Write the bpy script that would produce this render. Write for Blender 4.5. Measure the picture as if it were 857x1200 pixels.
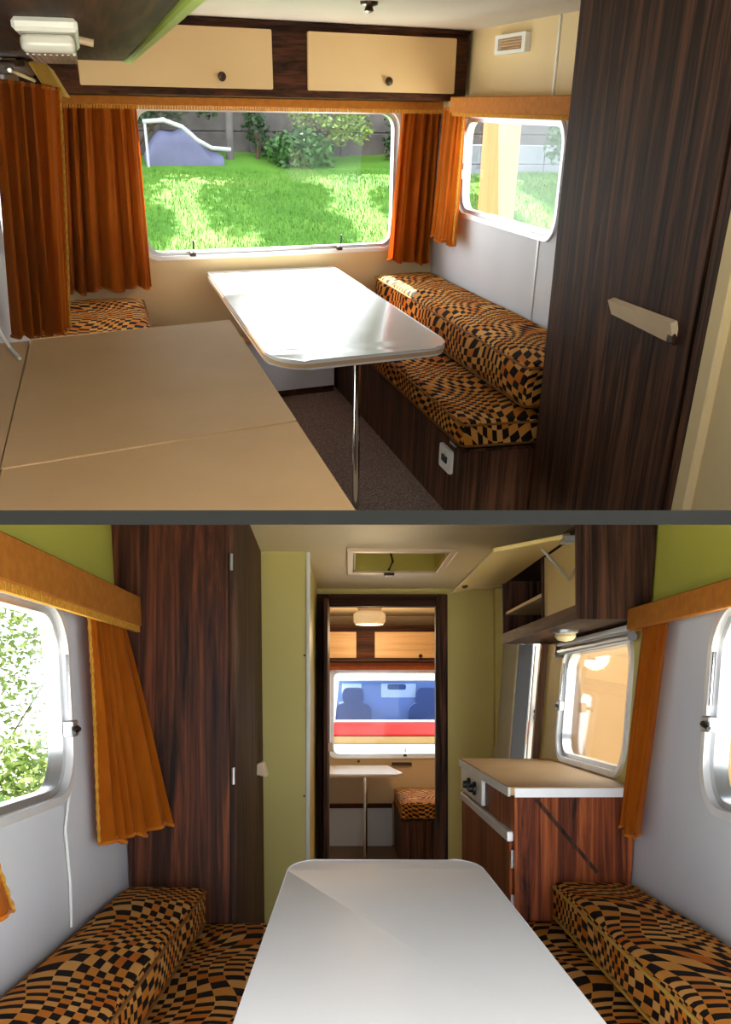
import bpy, bmesh, math, random
from mathutils import Vector, Matrix
from mathutils.geometry import tessellate_polygon
random.seed(7)
for o in list(bpy.data.objects): bpy.data.objects.remove(o)
SC = bpy.context.scene
COL = SC.collection

# ---------------------------------------------------------------- camera
CAM = Vector((0, 0, 1.25))
cd = bpy.data.cameras.new('camera'); cam = bpy.data.objects.new('camera', cd); COL.objects.link(cam)
R_ = Vector((0.99981, -0.01944, 0.0)); U_ = Vector((-0.00045, -0.02314, 0.99973)); F_ = Vector((0.01943, 0.99954, 0.02314))
cam.matrix_world = Matrix(((R_.x, U_.x, -F_.x, CAM.x), (R_.y, U_.y, -F_.y, CAM.y), (R_.z, U_.z, -F_.z, CAM.z), (0, 0, 0, 1)))
cd.sensor_fit = 'VERTICAL'; cd.sensor_height = 36.0; cd.sensor_width = 36.0 * 857 / 1200
cd.lens = 36.0 * 1080 / 1200; cd.shift_y = 190 / 1200; cd.clip_start = 0.02; cd.clip_end = 200
SC.camera = cam

# ---------------------------------------------------------------- light
wd = bpy.data.worlds.new('World'); SC.world = wd; wd.use_nodes = True
bg = wd.node_tree.nodes['Background']; bg.inputs[0].default_value = (0.93, 0.96, 1.0, 1); bg.inputs[1].default_value = 3.0
sl = bpy.data.lights.new('sun', 'SUN'); sl.energy = 26.0; sl.angle = 0.012; sl.color = (1.0, 0.93, 0.8)
sun = bpy.data.objects.new('sun', sl); COL.objects.link(sun)
SUN_DIR = Vector((-0.115, 0.235, 0.96)).normalized()
sun.rotation_euler = SUN_DIR.to_track_quat('Z', 'Y').to_euler(); sun.location = (-6, 2, 14)
SC.view_settings.view_transform = 'Standard'; SC.view_settings.look = 'None'
SC.view_settings.gamma = 1.0; SC.view_settings.use_curve_mapping = False
SC.view_settings.exposure = 0.8

# ---------------------------------------------------------------- rooms
LOW = Matrix.Identity(4)
_M = Matrix(((0.97221, -0.23408, 0.00456), (0.1989, 0.81547, -0.54355), (0.12352, 0.52935, 0.83937)))
UPP = Matrix.Translation(CAM) @ _M.to_4x4() @ Matrix.Translation((0, 0, -1.5))   # the upper cabin stands on a slope

# ---------------------------------------------------------------- materials
MATS = {}
def nodes(name):
    m = bpy.data.materials.new(name); m.use_nodes = True; MATS[name] = m
    nt = m.node_tree; return m, nt, nt.nodes['Principled BSDF']
def setp(b, col=None, rough=None, spec=None, metal=None):
    if col is not None: b.inputs['Base Color'].default_value = (*col, 1)
    if rough is not None: b.inputs['Roughness'].default_value = rough
    if spec is not None: b.inputs['Specular IOR Level'].default_value = spec
    if metal is not None: b.inputs['Metallic'].default_value = metal
def coords(nt, scale, kind='Object'):
    tc = nt.nodes.new('ShaderNodeTexCoord'); mp = nt.nodes.new('ShaderNodeMapping')
    mp.inputs['Scale'].default_value = scale; nt.links.new(tc.outputs[kind], mp.inputs[0]); return mp.outputs[0]
def noise(nt, vec, scale, detail=4, dist=0.0, rough=0.55):
    n = nt.nodes.new('ShaderNodeTexNoise'); n.inputs['Scale'].default_value = scale; n.inputs['Detail'].default_value = detail
    n.inputs['Distortion'].default_value = dist; n.inputs['Roughness'].default_value = rough
    nt.links.new(vec, n.inputs['Vector']); return n.outputs['Fac']
def ramp(nt, fac, stops):
    r = nt.nodes.new('ShaderNodeValToRGB'); e = r.color_ramp.elements
    while len(e) < len(stops): e.new(0.5)
    for i, (p, c) in enumerate(stops): e[i].position = p; e[i].color = (*c, 1)
    nt.links.new(fac, r.inputs[0]); return r.outputs[0]
def bump(nt, b, fac, strength, dist=0.002):
    k = nt.nodes.new('ShaderNodeBump'); k.inputs['Strength'].default_value = strength; k.inputs['Distance'].default_value = dist
    nt.links.new(fac, k.inputs['Height']); nt.links.new(k.outputs[0], b.inputs['Normal'])
def plain(name, c1, c2=None, rough=0.5, spec=0.4, sc=6.0, metal=0.0, bmp=0.0, scale=(1, 1, 1)):
    m, nt, b = nodes(name); setp(b, c1, rough, spec, metal)
    f = noise(nt, coords(nt, scale), sc)
    if c2 is None: c2 = tuple(x * 0.9 for x in c1)
    nt.links.new(ramp(nt, f, [(0.3, c2), (0.7, c1)]), b.inputs['Base Color'])
    if bmp: bump(nt, b, f, bmp)
    return m
def wood(name, dark, mid, light, axis='z', rough=0.38, spec=0.5, fine=17):
    m, nt, b = nodes(name); setp(b, mid, rough, spec)
    sc = {'z': (1, 1, .045), 'y': (1, .045, 1), 'x': (.045, 1, 1)}[axis]
    v = coords(nt, sc)
    f1 = noise(nt, v, fine, 6, 1.6, .65); f2 = noise(nt, v, fine * 3.6, 4)
    mx = nt.nodes.new('ShaderNodeMath'); mx.operation = 'MULTIPLY_ADD'; mx.inputs[1].default_value = 0.35
    nt.links.new(f2, mx.inputs[0]); nt.links.new(f1, mx.inputs[2])
    nt.links.new(ramp(nt, mx.outputs[0], [(0.5, dark), (0.66, mid), (0.83, light)]), b.inputs['Base Color'])
    bump(nt, b, f2, 0.08, 0.001)
    return m
wood('rosewood', (.012, .007, .005), (.048, .023, .015), (.13, .055, .030), rough=.55, spec=.09)
wood('rosewood_y', (.012, .007, .005), (.046, .022, .013), (.11, .048, .024), 'y', rough=.55, spec=.09)
wood('rosewood_x', (.014, .007, .005), (.045, .017, .010), (.10, .035, .016), 'x', rough=.55, spec=.09)
wood('rosewood_red', (.022, .007, .004), (.19, .042, .013), (.42, .115, .03), rough=.5, spec=.14)
wood('cream_wood', (.50, .30, .13), (.58, .37, .17), (.66, .43, .21), 'x', rough=.45)
plain('cream', (.72, .50, .26), (.68, .46, .23), .42, .4, 3)
plain('worktop', (.65, .42, .215), (.60, .38, .19), .5, .2, 4)
plain('flap_yellow', (.62, .45, .17), (.57, .41, .15), .45, .4, 3)
plain('white_wall', (.66, .68, .73), (.62, .64, .69), .55, .3, 2.5)
plain('cream_wall', (.72, .56, .32), (.68, .52, .28), .55, .3, 2)
plain('yellow_bounce_wall', (.52, .49, .085), (.47, .44, .07), .5, .3, 2)  # panels above the pelmets: yellow-green reflected light worked into the wall colour
plain('sand_wall', (.66, .57, .19), (.62, .52, .17), .5, .3, 2)
plain('tan_wall', (.60, .45, .27), (.55, .40, .23), .55, .3, 2)
plain('ceiling', (.56, .52, .46), (.52, .48, .42), .6, .3, 2)
plain('ceiling_warm', (.80, .66, .42), (.76, .62, .38), .5, .3, 2)
plain('table_white', (.82, .81, .79), (.79, .78, .76), .16, .5, 5)
plain('table_satin', (.84, .84, .84), (.82, .82, .82), .42, .3, 5)
plain('edge_tan', (.62, .42, .25), None, .5, .3)
plain('alu', (.62, .63, .65), (.55, .56, .58), .32, .5, 14, .85)
plain('alu_bright', (.82, .83, .85), (.74, .75, .77), .38, .5, 10, .35)
plain('chrome', (.75, .75, .76), None, .16, .5, 5, 1.0)
plain('plastic_white', (.80, .80, .77), None, .4, .4)
plain('plastic_cream', (.78, .60, .40), None, .4, .4)
plain('plastic_black', (.012, .012, .013), None, .4, .4)
plain('bronze', (.05, .028, .015), None, .35, .5, 5, .5)
plain('divider_grey', (.008, .0083, .0083), (.007, .0073, .0073), .8, .1, 20)
plain('mustard', (.52, .31, .055), (.45, .26, .045), .75, .2, 30)
plain('piping', (.22, .095, .02), None, .8, .2)
plain('fringe', (.60, .30, .045), (.40, .17, .02), .9, .1, 90)
plain('pelmet', (.42, .15, .022), (.33, .11, .016), .7, .1, 40)
plain('concrete', (.12, .108, .105), (.075, .068, .068), .9, .1, 5, bmp=.2)
plain('post_wood', (.40, .21, .10), (.30, .15, .07), .8, .2, 10, scale=(1, 1, .1))
plain('bark', (.09, .06, .04), (.05, .03, .02), .9, .1, 14, bmp=.4)
plain('leaf_dark', (.022, .055, .016), (.013, .035, .01), .5, .3, 3)
plain('leaf_mid', (.045, .12, .022), (.025, .075, .016), .5, .3, 3)
plain('leaf_pale', (.19, .26, .06), (.12, .19, .035), .5, .3, 3)
plain('grass_blade', (.085, .19, .022), (.05, .14, .016), .6, .2, .6)
plain('tarp', (.085, .09, .16), (.06, .065, .115), .5, .3, 3, bmp=.2)
plain('hose_white', (.30, .31, .33), None, .4, .4)
plain('van_white', (.80, .82, .86), None, .25, .5, 2)
plain('van_red', (.52, .025, .03), None, .3, .5, 2)
plain('van_glass', (.26, .33, .55), (.20, .26, .46), .12, .6, 1.3)
plain('van_dark', (.07, .09, .19), None, .6, .3)
plain('van_dark2', (.09, .11, .2), None, .6, .3)
plain('plate_blue', (.12, .20, .48), None, .5, .3)
plain('awning', (.40, .25, .115), (.37, .23, .10), .8, .2, 2)
plain('lamp_glass', (.78, .62, .36), None, .4, .4)
plain('hatch_yellow', (.50, .42, .07), (.44, .37, .05), .4, .4, 3)
plain('gravel', (.60, .58, .52), (.42, .44, .36), .9, .1, 5)

def fabric(name, c1, c2, sheen=.3):
    m, nt, b = nodes(name); setp(b, c1, .85, .15)
    f = noise(nt, coords(nt, (1, 1, .25)), 26, 4)
    nt.links.new(ramp(nt, f, [(0.3, c2), (0.7, c1)]), b.inputs['Base Color'])
    b.inputs['Sheen Weight'].default_value = sheen; b.inputs['Sheen Tint'].default_value = (1, .6, .3, 1)
    tr = nt.nodes.new('ShaderNodeBsdfTranslucent'); tr.inputs[0].default_value = (c1[0] * 1.3, c1[1] * 1.2, c1[2], 1)
    ms = nt.nodes.new('ShaderNodeMixShader'); ms.inputs[0].default_value = .22
    nt.links.new(b.outputs[0], ms.inputs[1]); nt.links.new(tr.outputs[0], ms.inputs[2]); nt.links.new(ms.outputs[0], nt.nodes['Material Output'].inputs[0])
    f2 = noise(nt, coords(nt, (1, 1, 1)), 400, 2); bump(nt, b, f2, .25, .0015)
    return m
fabric('curtain', (.56, .165, .012), (.42, .108, .008))
fabric('curtain_gold', (.62, .195, .010), (.48, .128, .006))

def carpet():
    m, nt, b = nodes('carpet'); setp(b, (.2, .15, .13), .95, .05)
    v = coords(nt, (1, 1, 1)); f = noise(nt, v, 120, 3)
    nt.links.new(ramp(nt, f, [(.35, (.11, .08, .07)), (.5, (.20, .145, .12)), (.68, (.36, .28, .24))]), b.inputs['Base Color'])
    bump(nt, b, f, .5, .004)
carpet()

def lawn_mat():
    m, nt, b = nodes('lawn'); setp(b, (.1, .3, .03), .9, .1)
    v = coords(nt, (1, 1, 1)); f = noise(nt, v, 1.4, 6)
    nt.links.new(ramp(nt, f, [(.3, (.04, .12, .014)), (.55, (.075, .175, .022)), (.75, (.13, .19, .045))]), b.inputs['Base Color'])
    bump(nt, b, noise(nt, v, 30, 3), .6, .03)
lawn_mat()

def pattern():
    m, nt, b = nodes('op_art'); setp(b, (.5, .25, .05), .8, .2)
    tc = nt.nodes.new('ShaderNodeTexCoord'); sp = nt.nodes.new('ShaderNodeSeparateXYZ'); nt.links.new(tc.outputs['UV'], sp.inputs[0])
    def M(op, a, bb=None, c=None):
        n = nt.nodes.new('ShaderNodeMath'); n.operation = op
        for i, x in enumerate((a, bb, c)):
            if x is None: continue
            if isinstance(x, (int, float)): n.inputs[i].default_value = x
            else: nt.links.new(x, n.inputs[i])
        return n.outputs[0]
    u, v = sp.outputs[0], sp.outputs[1]
    su = M('SINE', M('MULTIPLY', u, 21.0)); sv = M('SINE', M('MULTIPLY', v, 13.0)); sv2 = M('SINE', M('MULTIPLY_ADD', v, 9.0, 1.1))
    U = M('ADD', M('ADD', M('MULTIPLY', u, 34.0), M('MULTIPLY', su, .8)), M('MULTIPLY', sv2, .7))
    V = M('ADD', M('ADD', M('MULTIPLY', v, 29.0), M('MULTIPLY', sv, 1.15)), M('MULTIPLY', M('SINE', M('MULTIPLY_ADD', u, 17.0, .6)), 1.1))
    fu, fv = M('FLOOR', U), M('FLOOR', V)
    par0 = M('FLOORED_MODULO', M('ADD', fu, fv), 2.0)
    seam = M('MAXIMUM', M('LESS_THAN', M('FRACT', U), .03), M('LESS_THAN', M('FRACT', V), .07))
    par = M('MAXIMUM', par0, seam)
    w = nt.nodes.new('ShaderNodeTexWhiteNoise'); w.noise_dimensions = '2D'
    cb = nt.nodes.new('ShaderNodeCombineXYZ'); nt.links.new(fu, cb.inputs[0]); nt.links.new(fv, cb.inputs[1]); nt.links.new(cb.outputs[0], w.inputs['Vector'])
    oc = ramp(nt, w.outputs['Value'], [(0.0, (.46, .12, .012)), (.3, (.56, .21, .03)), (1.0, (.64, .34, .10))])
    mx = nt.nodes.new('ShaderNodeMix'); mx.data_type = 'RGBA'
    nt.links.new(par, mx.inputs[0]); mx.inputs[6].default_value = (.014, .010, .009, 1); nt.links.new(oc, mx.inputs[7])
    nt.links.new(mx.outputs[2], b.inputs['Base Color'])
    b.inputs['Specular IOR Level'].default_value = .06
    bump(nt, b, noise(nt, tc.outputs['UV'], 300, 2), .3, .002)
pattern()

def glass():
    m = bpy.data.materials.new('pane'); m.use_nodes = True; MATS['pane'] = m; nt = m.node_tree; nt.nodes.clear()
    out = nt.nodes.new('ShaderNodeOutputMaterial'); t = nt.nodes.new('ShaderNodeBsdfTransparent'); g = nt.nodes.new('ShaderNodeBsdfGlossy')
    t.inputs[0].default_value = (.95, .97, .97, 1); g.inputs['Roughness'].default_value = .03
    lw = nt.nodes.new('ShaderNodeLayerWeight'); lw.inputs[0].default_value = .5
    pw = nt.nodes.new('ShaderNodeMath'); pw.operation = 'POWER'; pw.inputs[1].default_value = 4.0; nt.links.new(lw.outputs['Facing'], pw.inputs[0])
    fr = nt.nodes.new('ShaderNodeMath'); fr.operation = 'MULTIPLY_ADD'; fr.inputs[1].default_value = .35; fr.inputs[2].default_value = .010; nt.links.new(pw.outputs[0], fr.inputs[0])
    mx = nt.nodes.new('ShaderNodeMixShader')
    nt.links.new(fr.outputs[0], mx.inputs[0]); nt.links.new(t.outputs[0], mx.inputs[1]); nt.links.new(g.outputs[0], mx.inputs[2])
    nt.links.new(mx.outputs[0], out.inputs[0])
glass()
def tint():
    m = MATS['pane'].copy(); MATS['van_tint'] = m; m.name = 'van_tint'
    for n in m.node_tree.nodes:
        if n.type == 'BSDF_TRANSPARENT': n.inputs[0].default_value = (.72, .80, .96, 1)
tint()

# ---------------------------------------------------------------- mesh helpers
BASE = {}
def V3(*a): return Vector(a)
def newbm(): return bmesh.new()
def hexa(bm, c):
    """eight corners: bottom 4 ccw, top 4 ccw"""
    v = [bm.verts.new(p) for p in c]
    fs = [(3, 2, 1, 0), (4, 5, 6, 7), (0, 1, 5, 4), (1, 2, 6, 5), (2, 3, 7, 6), (3, 0, 4, 7)]
    return [bm.faces.new([v[i] for i in f]) for f in fs]
def box(bm, x0, x1, y0, y1, z0, z1):
    return hexa(bm, [(x0, y0, z0), (x1, y0, z0), (x1, y1, z0), (x0, y1, z0), (x0, y0, z1), (x1, y0, z1), (x1, y1, z1), (x0, y1, z1)])
class Frame:
    """a wall-like plane: o + a*A + b*B + c*N (N points into the room)"""
    def __init__(s, o, a, b, n): s.o, s.a, s.b, s.n = Vector(o), Vector(a).normalized(), Vector(b).normalized(), Vector(n).normalized()
    def __call__(s, a, b, c=0.0): return s.o + s.a * a + s.b * b + s.n * c
    def box(s, bm, a0, a1, b0, b1, c0, c1):
        return hexa(bm, [s(a0, b0, c0), s(a1, b0, c0), s(a1, b0, c1), s(a0, b0, c1), s(a0, b1, c0), s(a1, b1, c0), s(a1, b1, c1), s(a0, b1, c1)])
def rrect(a0, a1, b0, b1, r, seg=7):
    pts = []
    for (cx, cy, st) in ((a1 - r, b1 - r, 0), (a0 + r, b1 - r, 90), (a0 + r, b0 + r, 180), (a1 - r, b0 + r, 270)):
        for i in range(seg + 1):
            t = math.radians(st + 90 * i / seg); pts.append((cx + r * math.cos(t), cy + r * math.sin(t)))
    return pts
def plate(bm, loops, fr, c0, c1):
    """flat plate with holes: loops[0] outer, the rest holes, extruded from c0 to c1 along the frame's normal"""
    flat = [p for l in loops for p in l]
    tris = tessellate_polygon([[Vector((p[0], p[1], 0)) for p in l] for l in loops])
    A = [bm.verts.new(fr(p[0], p[1], c0)) for p in flat]; Bv = [bm.verts.new(fr(p[0], p[1], c1)) for p in flat]
    for t in tris:
        try:
            bm.faces.new([A[i] for i in t]); bm.faces.new([Bv[i] for i in reversed(t)])
        except ValueError: pass
    k = 0
    for l in loops:
        n = len(l)
        for i in range(n):
            j = (i + 1) % n
            bm.faces.new((A[k + i], A[k + j], Bv[k + j], Bv[k + i]))
        k += n
def tube(bm, pts, r, seg=8, cap=True):
    rings = []; pts = [Vector(p) for p in pts]
    rs = r if isinstance(r, (list, tuple)) else [r] * len(pts)
    for i, p in enumerate(pts):
        d = (pts[min(i + 1, len(pts) - 1)] - pts[max(i - 1, 0)]).normalized()
        q = d.orthogonal() if abs(d.z) > .95 else d.cross(Vector((0, 0, 1)))
        q.normalize(); w = d.cross(q)
        rings.append([bm.verts.new(p + (q * math.cos(2 * math.pi * k / seg) + w * math.sin(2 * math.pi * k / seg)) * rs[i]) for k in range(seg)])
    for i in range(len(rings) - 1):
        for k in range(seg):
            bm.faces.new((rings[i][k], rings[i][(k + 1) % seg], rings[i + 1][(k + 1) % seg], rings[i + 1][k]))
    if cap: bm.faces.new(rings[0][::-1]); bm.faces.new(rings[-1])
def lathe(bm, o, axis, prof, seg=24):
    o = Vector(o); axis = Vector(axis).normalized(); q = axis.orthogonal().normalized(); w = axis.cross(q)
    rings = [[bm.verts.new(o + axis * h + (q * math.cos(2 * math.pi * k / seg) + w * math.sin(2 * math.pi * k / seg)) * max(r, 1e-4)) for k in range(seg)] for r, h in prof]
    for i in range(len(rings) - 1):
        for k in range(seg):
            bm.faces.new((rings[i][k], rings[i][(k + 1) % seg], rings[i + 1][(k + 1) % seg], rings[i + 1][k]))
    bm.faces.new(rings[0][::-1]); bm.faces.new(rings[-1])
def bev(bm, w, seg=2, ang=.6):
    bm.normal_update()
    es = [e for e in bm.edges if len(e.link_faces) == 2 and e.calc_face_angle(0) > ang]
    bmesh.ops.bevel(bm, geom=es, offset=w, segments=seg, affect='EDGES', profile=.6, clamp_overlap=True)
def trim_slab(bm, room):
    """the cabins end where the divider slab begins"""
    if room is UPP:
        n = UPP.to_3x3().transposed() @ (U_ - F_ * (185.5 / 1080)); p = V3(0, 0, 1.5); inner = True
    else:
        n = U_ - F_ * (181.5 / 1080); p = CAM.copy(); inner = False
    g = bm.verts[:] + bm.edges[:] + bm.faces[:]
    r = bmesh.ops.bisect_plane(bm, geom=g, plane_co=p, plane_no=n, clear_inner=inner, clear_outer=not inner)
    e = [x for x in r['geom_cut'] if isinstance(x, bmesh.types.BMEdge)]
    if e:
        try: bmesh.ops.holes_fill(bm, edges=e, sides=0)
        except Exception: pass
def boxuv(bm, su=1.0, sv=1.0):
    uv = bm.loops.layers.uv.new('UVMap'); bm.normal_update()
    for f in bm.faces:
        n = f.normal
        for l in f.loops:
            p = l.vert.co
            if abs(n.z) >= max(abs(n.x), abs(n.y)) * .8: c = (p.x * su, p.y * sv)
            elif abs(n.x) >= abs(n.y): c = ((p.x + p.z) * su, p.y * sv)
            else: c = (p.x * su, (p.y + p.z * 1.4) * sv)
            l[uv].uv = c
def obj(name, bm, mat, parent=None, room=None, smooth=False, trim=False, base=None):
    if parent is not None: room, base = BASE[parent.name]
    if trim: trim_slab(bm, room)
    bmesh.ops.recalc_face_normals(bm, faces=bm.faces[:])
    if base is None:
        xs = [v.co for v in bm.verts]
        base = V3((min(v.x for v in xs) + max(v.x for v in xs)) / 2, (min(v.y for v in xs) + max(v.y for v in xs)) / 2, min(v.z for v in xs))
    base = Vector(base)
    bmesh.ops.translate(bm, verts=bm.verts[:], vec=-base)
    me = bpy.data.meshes.new(name); bm.to_mesh(me); bm.free()
    if smooth:
        me.polygons.foreach_set('use_smooth', [True] * len(me.polygons))
        try: me.set_sharp_from_angle(angle=.7)
        except Exception: pass
    me.materials.append(MATS[mat])
    o = bpy.data.objects.new(name, me); COL.objects.link(o)
    if parent is not None: o.parent = parent
    else: o.matrix_world = room @ Matrix.Translation(base)
    BASE[o.name] = (room, base)
    return o
def tag(o, label, cat, group=None, kind=None):
    o['label'] = label
    if cat: o['category'] = cat
    if group: o['group'] = group
    if kind: o['kind'] = kind
    return o
def thing(name, label, cat, room, base, group=None):
    o = bpy.data.objects.new(name, None); o.empty_display_size = .1; COL.objects.link(o)
    o.matrix_world = room @ Matrix.Translation(Vector(base)); BASE[o.name] = (room, Vector(base))
    return tag(o, label, cat, group)
def struct(name, bm, mat, room, label=None, trim=False, parent=None):
    o = obj(name, bm, mat, parent, room, trim=trim)
    if parent is None: o['kind'] = 'structure'
    if label: o['label'] = label
    return o
def setting(name, label, room, base):
    o = bpy.data.objects.new(name, None); o.empty_display_size = .1; COL.objects.link(o)
    o.matrix_world = room @ Matrix.Translation(Vector(base)); BASE[o.name] = (room, Vector(base))
    o['kind'] = 'structure'; o['label'] = label; return o
def bx(fn, *a, **k):
    bm = newbm(); fn(bm, *a, **k); return bm
def bbox(x0, x1, y0, y1, z0, z1, b=0, seg=2):
    bm = newbm(); box(bm, x0, x1, y0, y1, z0, z1)
    if b: bev(bm, b, seg)
    return bm

# frames
c10, s10 = math.cos(math.radians(10)), math.sin(math.radians(10))
UB = Frame((.55, 5.65, 0), (c10, s10, 0), (0, 0, 1), (s10, -c10, 0))
UR = Frame((1.95, 0, 0), (0, 1, 0), (0, 0, 1), (-1, 0, 0))
UL = Frame((-.35, 0, 0), (0, 1, 0), (0, 0, 1), (1, 0, 0))
FL = Frame((-.764, 0, 1.2), (0, 1, 0), (-.058, 0, 1), (1, 0, .058))
FR = Frame((1.01, 0, 1.2), (0, 1, 0), (.085, 0, 1), (-1, 0, .085))
XY = lambda z: Frame((0, 0, z), (1, 0, 0), (0, 1, 0), (0, 0, 1))
XZ = lambda y: Frame((0, y, 0), (1, 0, 0), (0, 0, 1), (0, 1, 0))

# ---------------------------------------------------------------- builders shared by both cabins
def window(name, label, fr, room, a0, a1, b0, b1, r, latches=(), side_latch=None, depth=.045):
    t = setting(name, label, room, fr((a0 + a1) / 2, b0, 0))
    bm = newbm(); plate(bm, [rrect(a0 - .022, a1 + .022, b0 - .018, b1 + .018, r + .02), rrect(a0 + .004, a1 - .004, b0 + .004, b1 - .004, r)], fr, -.004, .016)
    bev(bm, .004, 1, .9); obj('window_frame', bm, 'alu_bright', t, smooth=True)
    bm = newbm(); plate(bm, [rrect(a0 + .004, a1 - .004, b0 + .004, b1 - .004, r), rrect(a0 + .03, a1 - .03, b0 + .022, b1 - .022, r * .85)], fr, -depth, -.004)
    obj('sash', bm, 'alu', t, smooth=True)
    bm = newbm(); plate(bm, [rrect(a0 + .028, a1 - .028, b0 + .02, b1 - .02, r * .86)], fr, -depth + .008, -depth + .011)
    obj('pane', bm, 'pane', t)
    def latch(a, b, da, db):
        bm = newbm(); fr.box(bm, a - .026 if da else a - .016, a + .026 if da else a + .016, b - .010, b + .010, .008, .034); bev(bm, .003, 1)
        l = obj('latch', bm, 'bronze', t)
        bm = newbm(); tube(bm, [fr(a, b, .03), fr(a + da * .03, b + db * .04, .045), fr(a + da * .05, b + db * .075, .05)], [.006, .006, .004], 8)
        obj('lever', bm, 'plastic_black', l, smooth=True)
    for a in latches: latch(a, b0 + .008, 0, 1)
    if side_latch:
        a, b = side_latch
        bm = newbm(); fr.box(bm, a - .03, a + .03, b - .022, b + .022, .004, .03); bev(bm, .004, 1)
        l = obj('latch', bm, 'alu', t)
        bm = newbm(); tube(bm, [fr(a + .01, b, .03), fr(a - .035, b - .002, .048), fr(a - .075, b - .012, .046)], [.008, .007, .006], 8)
        obj('lever', bm, 'plastic_black', l, smooth=True)
        bm = newbm(); tube(bm, [fr(a + .012, b + .05, .012), fr(a + .012, b + .2, .012)], .005, 6); obj('stay_arm', bm, 'chrome', t, smooth=True)
    return t
def curtain(name, label, room, TA, TB, BA, BB, nrm, folds, a0=.012, a1=.022, mat='curtain', trim_edge=None, group=None, mid=None, seed=1):
    rnd = random.Random(seed); TA, TB, BA, BB, nrm = map(Vector, (TA, TB, BA, BB, nrm)); nrm.normalize()
    t = thing(name, label, 'curtain', room, (BA + BB) / 2, group)
    N, Mv = folds * 12, 22
    ph = [rnd.uniform(-.5, .5) for _ in range(folds + 2)]; am = [rnd.uniform(.65, 1.25) for _ in range(folds + 2)]
    warp, wp = .07, rnd.uniform(0, 6)
    bm = newbm(); g = []
    def P(i, j):
        s, q = i / N, j / Mv
        A = TA.lerp(BA, q); B_ = TB.lerp(BB, q)
        if mid: w = math.sin(math.pi * q) * mid; c = (A + B_) / 2; A = A + (c - A) * w; B_ = B_ + (c - B_) * w
        x = (s + warp * math.sin(2 * math.pi * s + wp) - warp * math.sin(wp)) * folds; x = min(max(x, 0), folds); k = int(x); f = x - k
        p_ = ph[k] * (1 - f) + ph[k + 1] * f; a_ = am[k] * (1 - f) + am[k + 1] * f
        amp = (a0 + (a1 - a0) * q ** .7) * a_
        d = math.sin(2 * math.pi * x + p_ * (1 + q)) + .3 * math.sin(4 * math.pi * x + p_ * 3 + 1) + .12 * math.sin(6 * math.pi * x + 5 * q)
        sag = .012 * math.sin(2 * math.pi * x * .5 + p_) * q
        return A.lerp(B_, s) + nrm * (amp * d) + Vector((0, 0, sag))
    for i in range(N + 1): g.append([bm.verts.new(P(i, j)) for j in range(Mv + 1)])
    for i in range(N):
        for j in range(Mv): bm.faces.new((g[i][j], g[i + 1][j], g[i + 1][j + 1], g[i][j + 1]))
    bmesh.ops.solidify(bm, geom=bm.faces[:], thickness=.004)
    obj('cloth', bm, mat, t, smooth=True)
    bm = newbm(); tube(bm, [P(i, 0) + Vector((0, 0, .004)) for i in range(0, N + 1, 2)], .007, 6); obj('heading_tape', bm, mat, t, smooth=True)
    bm = newbm(); tube(bm, [P(i, Mv) for i in range(0, N + 1, 1)], .0055, 6); obj('hem', bm, mat, t, smooth=True)
    for e in (trim_edge or ()):
        bm = newbm(); i = 0 if e == 0 else N
        pts = [P(i, j / 2) for j in range(2 * Mv + 1)]
        tube(bm, pts, [.007 if k % 2 else .0035 for k in range(len(pts))], 6); obj('braid_trim', bm, 'fringe', t, smooth=True)
    return t
def cushion(name, label, room, x0, x1, y0, y1, z0, z1, group=None, skew=0.0, r=.028, uo=(0, 0), lean=0.0, sc=1.0, pip='piping'):
    t = thing(name, label, 'cushion', room, ((x0 + x1) / 2, (y0 + y1) / 2, z0), group)
    bm = newbm(); box(bm, x0, x1, y0, y1, z0, z1); bev(bm, r, 4)
    bmesh.ops.subdivide_edges(bm, edges=[e for e in bm.edges if e.calc_length() > .2], cuts=7, use_grid_fill=True)
    cx, cy = (x0 + x1) / 2, (y0 + y1) / 2
    for v in bm.verts:
        u, w = (v.co.x - x0) / (x1 - x0), (v.co.y - y0) / (y1 - y0)
        dome = max(0, 4 * u * (1 - u)) ** .6 * max(0, 4 * w * (1 - w)) ** .4
        if v.co.z > (z0 + z1) / 2: v.co.z += .014 * dome
        v.co.z += .003 * math.sin(9 * v.co.x + 5 * v.co.y) if v.co.z > (z0 + z1) / 2 else 0
    boxuv(bm, sc, sc)
    for f in bm.faces:
        for l in f.loops: l[bm.loops.layers.uv.active].uv += Vector(uo)
    if skew or lean:
        for v in bm.verts: v.co.y += skew * (v.co.x - cx); v.co.x += lean * (v.co.z - z0)
    obj('cover', bm, 'op_art', t, smooth=True)
    for z in (z0 + .012, z1 - .012):
        bm = newbm(); L = [(p[0], p[1]) for p in rrect(x0 - .001, x1 + .001, y0 - .001, y1 + .001, r, 4)]; L.append(L[0])
        tube(bm, [(a + lean * (z - z0), b + skew * (a - cx), z) for a, b in L], .0045, 6, cap=False); obj('piping', bm, pip, t, smooth=True)
    return t
def leaves(bm, spots, n, size, rnd, squash=1.0):
    for k in range(n):
        c, r = spots[rnd.randrange(len(spots))]
        d = Vector((rnd.gauss(0, 1), rnd.gauss(0, 1), rnd.gauss(0, 1))).normalized() * (r * rnd.random() ** .45)
        d.z *= squash; p = Vector(c) + d
        a = Vector((rnd.gauss(0, 1), rnd.gauss(0, 1), rnd.gauss(0, .6))).normalized(); b_ = a.orthogonal().normalized()
        b_ = (b_ * math.cos(k) + a.cross(b_) * math.sin(k)); s = size * rnd.uniform(.6, 1.3)
        bm.faces.new([bm.verts.new(p - a * s), bm.verts.new(p + b_ * s * .5), bm.verts.new(p + a * s), bm.verts.new(p - b_ * s * .5)])
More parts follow.
